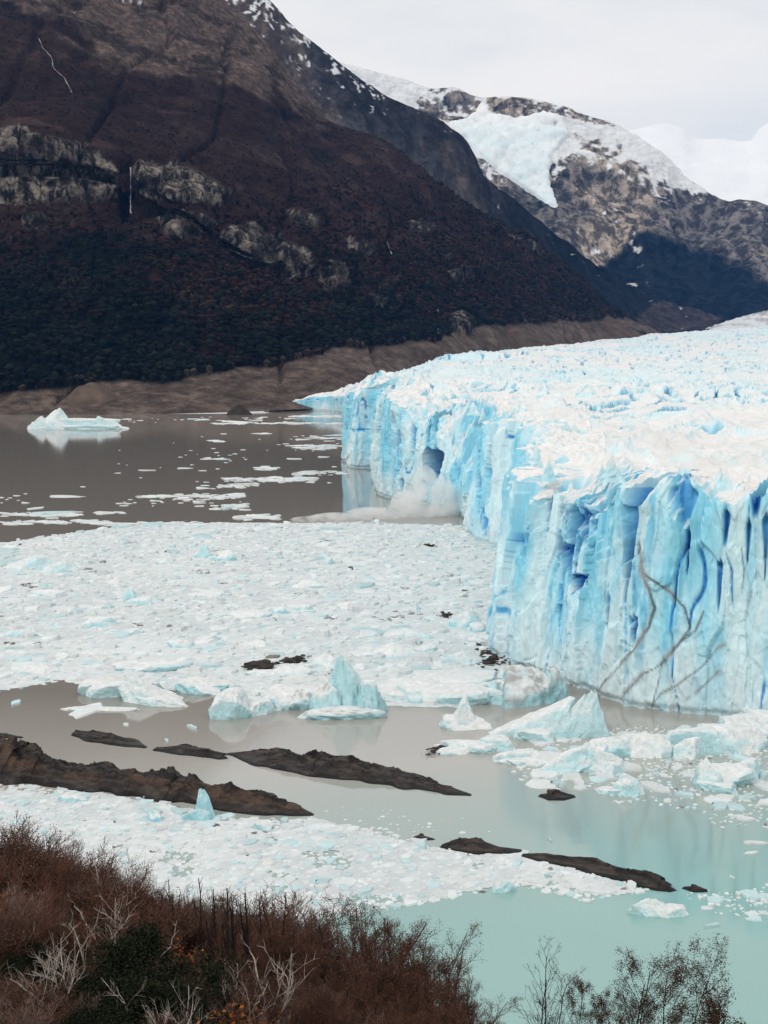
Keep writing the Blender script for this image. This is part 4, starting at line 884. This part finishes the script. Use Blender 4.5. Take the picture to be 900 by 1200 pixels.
in_list(PACK, 80, 20, 70, 'large flat floe set in the wide white pack ice', 'large floes in the pack ice', 404)
for x, y, w, lb in [(100,834,76,'long flat grey floe beside the broad pale iceberg'), (18,824,32,'flat floe in brown water left of the pack edge'), (226,853,28,'small thin floe under the square ice block'), (195,868,22,'thin floe fragment above the chain of dark rocks'), (148,849,20,'thin pale floe above the small dark rock'),
                    (885,988,40,'long thin floe near the ice cliff reflection'), (645,985,12,'tiny white floe drifting alone in the cliff reflection'), (700,1045,70,'broad white floe along the rock chain'), (740,1040,50,'white floe against the tip of the rock chain'), (880,1000,24,'thin floe fragment in the teal water'), (858,1028,14,'little white floe in the teal water by the rock chain'), (835,1085,26,'low white floe beyond the domed ice floe'),
                    (268,595,40,'grey white floe drifting in brown water beyond the pack'), (62,602,66,'long low floe in the brown far water'), (40,596,30,'small floe atop the long low floe')]:
    floe(x, y, w, lb, None, .4)

# ============================================================ rocks
def rock(spine, label, seed, width=1.0, brown=0.5, snowbits=0):
    """spine: (x, y base px, height px, half width m) along the length of the outcrop"""
    sp = np.array(spine, float); P0 = on_z(sp[:, 0], sp[:, 1]); mpp = P0[:, 1] / FPX
    nu = max(50, int((sp[-1, 0] - sp[0, 0]) * 1.0)); nw = 36
    u = np.linspace(0, len(sp) - 1, nu); ui = np.arange(len(sp))
    bx, by = np.interp(u, ui, P0[:, 0]), np.interp(u, ui, P0[:, 1]); eff = np.maximum(sp[:, 2] * .35, sp[:, 2] - .75 * sp[:, 3] * width * CAMZ * FPX / P0[:, 1] ** 2); ht = np.interp(u, ui, eff * mpp); hw = np.interp(u, ui, sp[:, 3]) * width
    s = np.concatenate([[0], np.cumsum(np.hypot(np.diff(bx), np.diff(by)))])
    ht = ht * (1 + .28 * fbm(s / 5.5, s * 0 + seed, oct=4, seed=seed, gain=.45) + .16 * facets(s / 4.0, s * 0 + .5, seed=seed)) 
    w = np.linspace(-1, 1, nw); U, Wd = np.meshgrid(s, w, indexing='ij'); H = ht[:, None]; HW = hw[:, None]
    tx, ty = np.gradient(bx), np.gradient(by); ln = np.hypot(tx, ty); nx, ny = -ty / ln, tx / ln
    if ny.mean() < 0: nx, ny = -nx, -ny
    crest = 0.15 + 0.35 * fbm(U / 6, U * 0, oct=2, seed=seed + 1)
    prof = np.where(Wd < crest, ((Wd + 1) / (crest + 1)) ** .72, ((1 - Wd) / (1 - crest)) ** .8)
    lay = 0.20 * np.abs(noise(U / 9 + Wd * 1.2, Wd * 4.5 + U / 14, seed=seed + 2)) + .12 * fbm(U / 3, Wd * HW / .9, oct=4, seed=seed + 3) + .15 * facets(U / 4 + Wd * HW / 3, Wd * HW / 1.2 - U / 10, seed=seed + 4, tilt=1.2) + .05 * facets(U / 1.5 + Wd * HW / 2, Wd * HW / .5 - U / 5, seed=seed + 9, tilt=1.4)
    edge = (1 - Wd ** 2) ** .4
    Z = H * (prof * (1.02 + 0.9 * lay * edge)) - 0.35 * (1 - prof) ** 3
    jx = .5 * noise(U / 2.2, Wd * 3, seed=seed + 5)
    off = (Wd * HW * (1 + .22 * noise(U / 3.5, Wd * 0, seed=seed + 6)) + HW)
    V = np.stack([bx[:, None] + nx[:, None] * off + jx * .5, by[:, None] + ny[:, None] * off, Z], -1)
    V[0] = V[0].mean(0) * .6 + V[0] * .4; V[-1] = V[-1].mean(0) * .6 + V[-1] * .4
    c0 = V.reshape(-1, 3).mean(0); c0[2] = 0
    n1 = fbm(U / 5, Wd * 2, oct=4, seed=seed + 7); n2 = fbm(U / 2.5 + Wd, Wd * HW / .5 - U / 8, oct=4, seed=seed + 8)
    dk = np.array([0.018, 0.015, 0.014]); br = np.array([0.105, 0.062, 0.042]); gy = np.array([0.075, 0.062, 0.055])
    c = mixc(mixc(dk, gy, sstep(-.3, .6, n2)), br, brown * sstep(-.2, .5, n1 + .5 * n2) * sstep(.1, .8, Z / (H + .1)))
    c = mixc(c, np.array([0.012, 0.011, 0.011]), sstep(.5, .15, Z))                 # wet black band at the water line
    o = mesh_np('rock_outcrop', V.reshape(-1, 3) - c0, grid_faces(nu, nw), c.reshape(-1, 3), M_rock, smooth=False); o.location = c0
    tag(o, label, 'rock')
    bpy.context.view_layer.update()
rock([(-140,880,28,5),(-40,905,42,6),(0,918,45,6),(40,922,36,5.5),(70,926,34,5.5),(110,930,36,5.5),(150,934,34,5),(200,940,31,5),(225,944,28,4.5),(250,950,26,4),(290,955,28,4),(330,958,20,3.5),(352,958,12,3),(368,957,2,1)], 'long jagged brown rock ridge with rusty crest above the brash ice', 501, brown=.9)
rock([(82,862,8,1.5),(95,868,13,3),(120,873,12,3),(150,876,8,2.5),(169,878,1,1)], 'low black rock in the brown water behind the jagged ridge', 511, brown=.25)
rock([(178,880,5,1.5),(200,884,9,3),(235,889,11,3),(258,891,7,2.5),(268,890,1,1)], 'small black rock between two longer dark rocks in the water', 521, brown=.25)
rock([(262,884,2,1),(285,893,14,4),(320,902,22,5),(360,910,24,5),(400,915,24,5),(440,920,20,4.5),(480,926,16,4),(520,932,10,3),(552,934,1,1)], 'long dark rock ridge tapering to a point in open grey water', 531, brown=.22)
rock([(628,934,3,1),(642,938,10,2.2),(660,938,11,2.2),(677,935,2,1)], 'single dark boulder alone in the teal grey water', 541, brown=.2)
rock([(480,984,2,.8),(492,986,8,1.4),(510,985,1,.6)], 'tiny dark rock at the end of the rock chain', 551, brown=.2)
rock([(514,994,4,1.2),(530,998,14,2.5),(560,1002,17,2.5),(585,1002,10,2),(614,1000,2,1)], 'humped dark rock in the chain between brash ice and teal water', 561, brown=.3)
rock([(608,1004,3,1),(630,1010,10,2),(665,1018,14,2.4),(700,1026,14,2.4),(735,1036,16,2.6),(770,1044,15,2.4),(786,1046,9,1.6),(794,1044,1,.8)], 'long low dark rock ridge in the chain by the turquoise bay', 571, brown=.3)
rock([(798,1042,3,.8),(812,1046,9,1.3),(832,1046,1,.7)], 'small dark rock off the tip of the rock chain', 581, brown=.2)
rock([(-30,862,5,1.5),(0,866,6,2),(26,866,1,1)], 'low dark rock just showing above brown water behind the ridge', 591, brown=.2)

# ---- rubble: rock debris lying on ice
def rubble(x, y, wpx, dpx, n, label, seed, rmin=.15, rmax=.8, ang=0.0, hgt=0.5):
    g = np.random.default_rng(seed); D, F = ico(1)
    c = on_z(np.array(float(x)), np.array(float(y))); Vs, Fs, Cs = [], [], []
    for i in range(n):
        a, b = g.normal(0, .30, 2); r = g.uniform(rmin, rmax) * (1.2 - min(1, abs(a) * 1.3))
        q = on_z(np.array(x + a * wpx), np.array(y + b * dpx + a * wpx * ang)) - c
        V = D * (1 + g.normal(0, .16, (len(D), 1))) * np.array([r * 1.4, r, r * .5]) + q + np.array([0, 0, hgt * g.random()])
        Vs.append(V); Fs.append(F + i * len(D)); Cs.append(np.tile(np.array([0.050, 0.043, 0.040]) * g.uniform(.5, 1.8), (len(D), 1)))
    o = mesh_np('rock_debris', np.concatenate(Vs), np.concatenate(Fs), np.concatenate(Cs), M_dirt); o.location = (c[0], c[1], .2); tag(o, label, 'rock debris', kind='stuff')
rubble(303, 783, 26, 5, 70, 'dark heap of rock debris lying on the white pack ice', 601, .7, 2.0, hgt=.9)
rubble(340, 775, 46, 6, 80, 'thin trail of rock debris beside the dark heap on pack ice', 602, .25, .9, -.15, .3)
rubble(575, 772, 46, 20, 150, 'scattered rock debris on rubble ice against the ice cliff', 603, .12, .75, .1)
rubble(515, 880, 30, 7, 90, 'small line of dark rubble floating on ice in grey water', 604, .12, .5, -.2)
rubble(548, 796, 40, 10, 90, 'dirty rubble on the pack ice behind the long ice shelf', 605, .12, .6)
rubble(400, 800, 34, 8, 50, 'dark grit on the jagged cluster iceberg', 606, .1, .45, .3, 2.5)
rubble(522, 722, 18, 4, 60, 'small dark patch of debris on the pack ice', 607, .15, .6)
rubble(502, 640, 24, 2, 40, 'thin dark streak of debris on the far pack ice', 608, .2, .8)

# ============================================================ calving spray
def spray():
    g = np.random.default_rng(71); D, F = ICO2; Vs, Fs = [], []; n0 = 0
    c = on_z(np.array(500.0), np.array(604.0))
    for (x, y, w, h, dd) in [(500,602,36,56,12),(478,606,44,34,12),(518,604,32,50,10),(490,604,26,48,10),(440,607,60,13,14),(395,609,60,7,14),(365,610,40,4,12),(500,604,52,18,16)]:
        p = on_z(np.array(float(x)), np.array(float(y))); mp = p[1] / FPX
        r = 1 + .22 * fbm(D[:, 0] * 2 + x, D[:, 1] * 2, D[:, 2] * 2, oct=4, seed=int(x))
        V = D * r[:, None] * np.array([w * mp / 1.6, dd, h * mp]) + np.array([p[0], p[1] + 2, 0]) - np.array([c[0], c[1], 0])
        V[:, 2] = np.maximum(V[:, 2], .15)
        Vs.append(V); Fs.append(F + n0); n0 += len(V)
    o = mesh_np('calving_spray', np.concatenate(Vs), np.concatenate(Fs)); o.location = (c[0], c[1], 0)
    m = bpy.data.materials.new('spray_mist'); m.use_nodes = True; nt = m.node_tree; nt.nodes.remove(nt.nodes['Principled BSDF'])
    v = nt.nodes.new('ShaderNodeVolumePrincipled'); v.inputs['Color'].default_value = (1.0, 0.995, 0.985, 1); v.inputs['Anisotropy'].default_value = 0.1
    g_ = nt.nodes.new('ShaderNodeNewGeometry'); n = nt.nodes.new('ShaderNodeTexNoise'); n.inputs['Scale'].default_value = 0.16; n.inputs['Detail'].default_value = 4
    mr = nt.nodes.new('ShaderNodeMapRange'); mr.inputs[1].default_value = .34; mr.inputs[2].default_value = .70; mr.inputs[3].default_value = 0.0; mr.inputs[4].default_value = .26
    tcn = nt.nodes.new('ShaderNodeTexCoord'); nt.links.new(tcn.outputs['Object'], n.inputs['Vector']); nt.links.new(n.outputs['Fac'], mr.inputs[0]); nt.links.new(mr.outputs[0], v.inputs['Density'])
    nt.links.new(v.outputs[0], nt.nodes['Material Output'].inputs['Volume']); o.data.materials.append(m)
    nt.nodes.remove(g_)
    tag(o, 'white burst of spray thrown up where ice has just fallen at the cliff foot', 'spray', kind='stuff')
spray()

# ============================================================ near hillside and its plants
def hill_z(X, Y):
    X = np.asarray(X, float); Y = np.asarray(Y, float)
    z = 72 - 0.27 * (Y - 30) - 0.30 * np.maximum(0, X + 14) - 0.03 * np.maximum(0, X - 1) ** 2
    z = z + np.where(Y < 30, (30 - Y) * 0.22, 0) + np.where(X < -20, (-20 - X) * 0.10, 0)
    z = z - 1.3 * sstep(34, 48, Y)
    De = 53 - 0.30 * (X + 14); z = z - 1.15 * np.maximum(0, Y - De)
    z = z + 0.5 * fbm(X / 7, Y / 7, oct=4, seed=701)
    return np.maximum(z, -6)
def build_hill():
    x = np.concatenate([np.arange(-130, -34, 4), np.arange(-34, 26, .5), np.arange(26, 110, 4)]); y = np.concatenate([np.arange(-40, 18, 4), np.arange(18, 66, .5), np.arange(66, 160, 4)])
    X, Y = np.meshgrid(x, y); Z = hill_z(X, Y) + .12 * fbm(X, Y, oct=3, seed=702)
    Z = np.where((Y < 14), np.minimum(Z, CAMZ - 1.7), Z)
    n = fbm(X / 3, Y / 3, oct=4, seed=703); n2 = fbm(X / .9, Y / .9, oct=4, seed=704)
    c = mixc(mixc(np.array([0.014, 0.009, 0.007]), np.array([0.034, 0.024, 0.016]), sstep(-.3, .4, n2)), np.array([0.014, 0.017, 0.009]), sstep(0, .4, n) * .8)
    o = mesh_np('near_hillside', np.stack([X, Y, Z], -1).reshape(-1, 3), grid_faces(*X.shape), c.reshape(-1, 3), M_soil, smooth=True); tag(o, kind='structure')
M_soil = mat('heath_soil', attr=True, rough=.95, var=.5, vscale=2, bump=.8, bscale=4, bdist=.15, spec=.05)
build_hill()
M_bark = mat('twig_bark', attr=True, rough=.9, var=.35, vscale=3, spec=.08)
M_leaf = mat('small_leaves', attr=True, rough=.8, var=.3, vscale=2, spec=.1)
class Tubes:
    def __init__(s): s.V = []; s.F = []; s.C = []
    def tube(s, pts, r0, r1, col, k=4):
        pts = np.asarray(pts); n = len(pts); d = np.gradient(pts, axis=0); d /= np.linalg.norm(d, axis=1, keepdims=True) + 1e-9
        a = np.cross(d, [0.31, 0.87, 0.38]); a /= np.linalg.norm(a, axis=1, keepdims=True) + 1e-9; b = np.cross(d, a)
        r = np.linspace(r0, r1, n)[:, None]; base = sum(len(v) for v in s.V)
        an = np.arange(k) * 2 * math.pi / k
        ring = np.stack([pts + r * (math.cos(q) * a + math.sin(q) * b) for q in an], 1).reshape(-1, 3)
        i = np.arange(n - 1)[:, None] * k + np.arange(k)[None]; j = np.arange(n - 1)[:, None] * k + (np.arange(k)[None] + 1) % k
        s.V.append(ring); s.F.append((np.stack([i, j, j + k, i + k], -1).reshape(-1, 4)) + base); s.C.append(np.tile(col, (len(ring), 1)))
def grow(seed, H, stems, spread, levels, kids, col, r0, up=0.6, wig=0.16, kang=0.75, klen=0.55, tip=None, segs=6, twist=0.0):
    """branching plant; returns tubes and the tip points with directions"""
    g = np.random.default_rng(seed); T = Tubes(); tips = []
    def br(p, d, ln, r, lv):
        n = segs if lv == 0 else (4 if lv == 1 else 2); pts = [p.copy()]; dirs = [d.copy()]
        for i in range(n):
            d = d + g.normal(0, wig, 3) + np.array([0, 0, up * .12]); d /= np.linalg.norm(d); p = p + d * ln / n; pts.append(p.copy()); dirs.append(d.copy())
        c = np.asarray(col if lv < levels or tip is None else tip) * g.uniform(.7, 1.3)
        T.tube(pts, r, r * .35, c, 4 if lv < 1 else 3)
        if lv >= levels - 1:
            for q in range(1, n + 1): tips.append((pts[q], dirs[q], lv))
        if lv < levels:
            m = kids[lv]
            for q in range(m):
                t = g.uniform(.22, 1.0) * n; i = min(int(t), n - 1); f = t - i
                s0 = pts[i] * (1 - f) + pts[i + 1] * f; dd = dirs[i]
                pr = np.cross(dd, g.normal(size=3)); pr /= np.linalg.norm(pr) + 1e-9
                nd = dd * math.cos(kang) + pr * math.sin(kang); nd[2] += up * .35; nd /= np.linalg.norm(nd)
                br(s0, nd, ln * klen * g.uniform(.6, 1.25) * (1.15 - .55 * t / n), max(r * .5 * (1 - .5 * t / n), .0065), lv + 1)
    for k in range(stems):
        a = g.uniform(0, 6.28); sp = spread * math.sqrt(g.random())
        d = np.array([math.cos(a) * sp, math.sin(a) * sp, 1.0]); d /= np.linalg.norm(d)
        br(np.array([math.cos(a) * sp * .25 * H * .3, math.sin(a) * sp * .25 * H * .3, -.15]), d, H * g.uniform(.65, 1.05), r0 * g.uniform(.7, 1.1), 0)
    return T, tips, g
def leaves(tips, g, per, size, jit, cols):
    P = np.repeat(np.array([t[0] for t in tips]), per, 0); n = len(P)
    P = P + g.normal(0, jit, (n, 3)); a = g.normal(size=(n, 3)); a /= np.linalg.norm(a, axis=1, keepdims=True); b = np.cross(a, g.normal(size=(n, 3))); b /= np.linalg.norm(b, axis=1, keepdims=True) + 1e-9
    s = size * g.uniform(.5, 1.3, (n, 1)); V = np.stack([P - a * s, P + b * s * .55, P + a * s, P - b * s * .55], 1).reshape(-1, 3)
    F = np.arange(n * 4).reshape(-1, 4); c = np.asarray(cols)[g.integers(0, len(cols), n)] * g.uniform(.6, 1.4, (n, 1))
    return V, F, np.repeat(c, 4, 0)
def plant(name, seed, label, cat, group, leaf=None, **kw):
    T, tips, g = grow(seed, **kw)
    root = bpy.data.objects.new(name, None); link(root); tag(root, label, cat, group)
    mesh_np('branches', np.concatenate(T.V), np.concatenate(T.F), np.concatenate(T.C), M_bark, parent=root)
    if leaf:
        V, F, c = leaves(tips, g, *leaf); mesh_np('foliage', V, F, c, M_leaf, parent=root)
    return root
USED = set()
def put(proto, X, Y, s=1.0, rz=None, label=None, sink=0.1, sz=1.0):
    loc = (X, Y, float(hill_z(X, Y)) - sink); rz = random.uniform(0, 6.28) if rz is None else rz; scl = (s, s, s * sz)
    if proto.name not in USED:
        USED.add(proto.name); proto.location = loc; proto.rotation_euler = (0, 0, rz); proto.scale = scl
        if label: proto['label'] = label
        return proto
    return copy_to(proto, loc, rz, scl, label)
def put_px(proto, H0, x, ytop, d, label=None, rz=None):
    """plant of natural height H0 whose top shows at pixel x, ytop at distance d; rooted on the hillside"""
    top = at_d(np.array(float(x)), np.array(float(ytop)), d); zb = float(hill_z(top[0], top[1])); h = max(top[2] - zb, .5)
    return put(proto, top[0], top[1], h / H0, rz, label)
RED = [(0.115, 0.046, 0.032), (0.16, 0.068, 0.044), (0.075, 0.036, 0.028), (0.13, 0.078, 0.054)]
GRN = [(0.014, 0.020, 0.010), (0.020, 0.026, 0.012), (0.009, 0.013, 0.008)]
ORA = [(0.30, 0.09, 0.015), (0.22, 0.06, 0.012), (0.13, 0.035, 0.012), (0.06, 0.025, 0.012)]
bark_r, bark_p, bark_d = (0.085, 0.046, 0.036), (0.42, 0.36, 0.32), (0.022, 0.016, 0.015)
shr = [plant('red_shrub', 800 + i, ['dense red brown shrub with fine leaves in the near thicket', 'dark wine brown leafy shrub in the near thicket', 'greyish brown leafless twiggy shrub in the near thicket', 'very dense dark brown shrub in the near thicket', 'rusty red twiggy shrub in the near thicket'][i], 'shrub', 'red shrubs on the near hillside', leaf=((0, 1, 0, 2, 0)[i] + 1, .017, .05, RED), H=1.5, stems=13, spread=.9, levels=2, kids=(9, 5), col=[(0.13, 0.075, 0.058), (0.085, 0.05, 0.042), (0.19, 0.13, 0.11), (0.075, 0.043, 0.036), (0.14, 0.068, 0.05)][i], r0=.016, up=.5) for i in range(5)]
tan = [plant('tan_shrub', 820 + i, ['pale tan leafless shrub among the red thicket', 'whitish leafless low shrub among the red thicket', 'warm tan leafless shrub among the red thicket'][i], 'shrub', 'tan shrubs on the near hillside', H=1.1, stems=12, spread=1.2, levels=2, kids=(6, 3), col=[(0.20, 0.145, 0.12), (0.26, 0.20, 0.17), (0.14, 0.085, 0.065)][i], r0=.013, up=.35, wig=.2) for i in range(3)]
grn = [plant('evergreen_shrub', 840 + i, 'dark green leafy evergreen shrub in the thicket', 'shrub', 'evergreen shrubs on the near hillside', leaf=(8, .032, .10, GRN), H=.95, stems=9, spread=1.5, levels=2, kids=(7, 5), col=bark_d, r0=.016, up=.15) for i in range(3)]
ora = [plant('orange_shrub', 860 + i, 'small shrub with bright orange leaves', 'shrub', 'orange shrubs on the near hillside', leaf=(9, .022, .07, ORA), H=.7, stems=8, spread=1.0, levels=2, kids=(5, 3), col=bark_r, r0=.010, up=.4) for i in range(2)]
bch = [plant('young_beech', 880 + i, ['slender bare reddish beech in the dense stand on the hillside', 'bare beech with many thin upright stems in the dense stand', 'wide twiggy reddish beech in the dense stand', 'straight bare beech with short side twigs in the dense stand'][i], 'tree', 'young beeches in the dense stand', leaf=(3, .022, .08, RED), H=4.2, stems=5, spread=.26, levels=3, kids=(13, 5, 3), col=(0.070, 0.042, 0.035), r0=.046, up=.55, wig=.09, kang=.85, klen=.36, segs=8) for i in range(4)]
dead = [plant('dead_tree', 900 + i, 'pale grey dead tree with crooked bare limbs in the thicket', 'dead tree', 'pale dead trees on the near hillside', H=2.6, stems=4, spread=.8, levels=2, kids=(6, 4), col=bark_p, r0=.046, up=.5, wig=.17, kang=.8, klen=.5, segs=8) for i in range(4)]
stk = [plant('dead_snag', 920 + i, 'dark upright dead snag with stub branches above the shrubs', 'dead tree', 'dark dead snags above the shrubs', H=2.4, stems=3, spread=.34, levels=1, kids=(6, 0), col=(0.035, 0.026, 0.024), r0=.036, up=.8, wig=.06, kang=.6, klen=.22, segs=8) for i in range(3)]
prng = np.random.default_rng(77)
def veg_y(x): return np.interp(x, [-60, 0, 60, 130, 200, 300, 380, 450, 500, 550, 590], [950, 962, 985, 1010, 1045, 1052, 1060, 1075, 1110, 1150, 1195])
n = 0
while n < 225:
    Y = prng.uniform(25, 53); X = (prng.uniform(-60, 600) - CX) / FPX * Y
    if Y > 53 - .3 * (X + 14): continue
    z = float(hill_z(X, Y)); px, py = to_px(np.array([X, Y, z]))
    if px < 200 and py > 1140 and prng.random() < .3: continue
    s = prng.uniform(.7, 1.3)
    while s > .3 and to_px(np.array([X, Y, z + 1.55 * s]))[1] < veg_y(px) + 6: s -= .1
    if s < .35: continue
    if py > 1290 or (px > 300 and py < 1080): continue
    put(shr[n % 5] if prng.random() < .68 else tan[n % 3], X, Y, s * (.8 if py > 1150 else 1.0)); n += 1
for x in range(-24, 372, 9):
    put_px(shr[(x // 9) % 5], 1.5, x + prng.uniform(-4, 4), veg_y(x) + prng.uniform(2, 26), prng.uniform(45, 51))
for x, y, d in [(5,960,50),(30,968,51),(60,985,51),(90,990,50),(20,975,47),(130,1008,50),(160,1020,50),(185,1035,50),(215,1050,49),(250,1050,49),(285,1052,49),(320,1050,49),(350,1052,48),(-20,965,49)]: put_px(shr[int(x) % 5], 1.5, x, y, d)
for x, y, d in [(395,1045,45),(372,1055,46),(350,1068,45),(330,1080,44),(415,1058,44),(432,1050,46),(450,1056,45),(462,1050,44),(478,1075,45),(492,1092,44),(505,1085,43),(518,1106,43),(530,1098,42),(540,1130,42),(552,1140,41),(565,1165,41),(310,1075,44),(295,1092,42),(400,1090,41),(440,1100,40),(470,1120,40),(360,1100,41),(330,1120,39),(500,1135,40),(415,1130,38),(380,1140,38),(530,1160,39),(450,1150,37),(590,1186,40),(545,1150,38),(515,1150,37),(560,1180,38),(480,1160,36),(430,1165,35),(400,1160,35),(350,1150,36),(320,1150,36),(300,1130,37),(575,1190,39),(500,1175,35),(460,1185,34),(535,1190,36),(385,1075,43),(424,1070,43),(484,1100,42)]: put_px(bch[int(x) % 4], 4.4, x, y, d)
for x, y, d in [(36,1078,36),(105,1072,36),(150,1068,37),(118,1045,40),(75,1092,34),(48,1120,32),(130,995,48),(140,1000,47),(70,1105,31),(160,1140,31),(290,1120,36),(310,1105,37),(230,1150,31),(200,1165,29)]: put_px(dead[int(x) % 4], 2.7, x, y, d)
for x, y, d in [(200,1010,46),(229,1002,46),(236,1014,45),(213,1022,46),(262,1012,44),(285,1012,44),(275,1030,43),(247,1028,46),(190,1030,46),(320,1014,46),(300,1022,45),(205,1030,45),(268,1024,45)]: put_px(stk[int(x) % 3], 2.5, x, y, d)
for x, y in [(120,1112),(150,1095),(60,1150),(10,1120),(90,1160),(160,1150),(130,1175),(30,1180),(75,1195),(200,1115),(180,1160),(10,1160),(110,1140),(220,1190),(45,1100),(140,1130),(70,1130),(100,1190),(20,1140)] + [(12,1128),(55,1140),(92,1152),(25,1172),(70,1178),(140,1166),(118,1188),(172,1150),(35,1196),(160,1192)]: put_px(grn[int(x) % 3], 1.15, x, y - 8, 28 + (1200 - y) * .08)
for x, y in [(10,1045),(2,1050),(88,1086),(96,1092),(262,1188),(245,1184),(200,1110),(34,1160),(270,1194),(15,1052),(150,1118)]: put_px(ora[int(x) % 2], .75, x, y - 4, 29 + (1200 - y) * .10)
def leafy(name, seed, label, H, stems, spread, lf, x, ytop, d):
    o = plant(name, seed, label, 'tree', None, leaf=lf, H=H, stems=stems, spread=spread, levels=3, kids=(20, 6, 3), col=(0.034, 0.025, 0.022), r0=.05, up=.6, wig=.07, kang=.8, klen=.34, segs=9)
    o = put_px(o, H, x, ytop, d, rz=seed); o.scale.x *= 1.0; o.scale.y *= 1.0
LF = [(0.080, 0.040, 0.028), (0.11, 0.056, 0.036), (0.055, 0.034, 0.024)]
leafy('bare_beech', 941, 'slender nearly leafless tree standing against the turquoise water', 7.0, 3, .16, (1, .018, .06, LF), 648, 1116, 42)
leafy('brown_beech', 942, 'short bushy brown leaved tree beside the slender leafless one', 6.0, 3, .14, (7, .027, .08, LF), 682, 1152, 43)
leafy('brown_beech', 943, 'tall brown leaved tree with the highest crown against the turquoise water', 8.0, 2, .08, (7, .027, .08, LF), 786, 1102, 42)
leafy('brown_beech', 944, 'leaning brown leaved tree touching the tallest tree on its bare side', 7.5, 2, .10, (7, .027, .08, LF), 742, 1114, 42)
leafy('brown_beech', 945, 'low spreading brown tree with outstretched branch beyond the tallest tree', 6.0, 3, .2, (6, .027, .08, LF), 832, 1150, 42)

# ============================================================ air
def build_haze():
    x0, x1, y0, y1, z0, z1 = -13200, 13200, -1000, 16200, -31.5, 3600
    V = [(x, y, z) for z in (z0, z1) for y in (y0, y1) for x in (x0, x1)]
    F = [(0, 2, 3, 1), (4, 5, 7, 6), (0, 1, 5, 4), (2, 6, 7, 3), (0, 4, 6, 2), (1, 3, 7, 5)]
    o = mesh_np('haze', V, F); m = bpy.data.materials.new('air'); m.use_nodes = True; nt = m.node_tree; nt.nodes.remove(nt.nodes['Principled BSDF'])
    v = nt.nodes.new('ShaderNodeVolumePrincipled'); v.inputs['Color'].default_value = (0.13, 0.42, 1.0, 1); v.inputs['Density'].default_value = HAZE; v.inputs['Anisotropy'].default_value = 0.2
    nt.links.new(v.outputs[0], nt.nodes['Material Output'].inputs['Volume']); o.data.materials.append(m); tag(o, kind='stuff')
HAZE = 1.3e-5
build_haze()
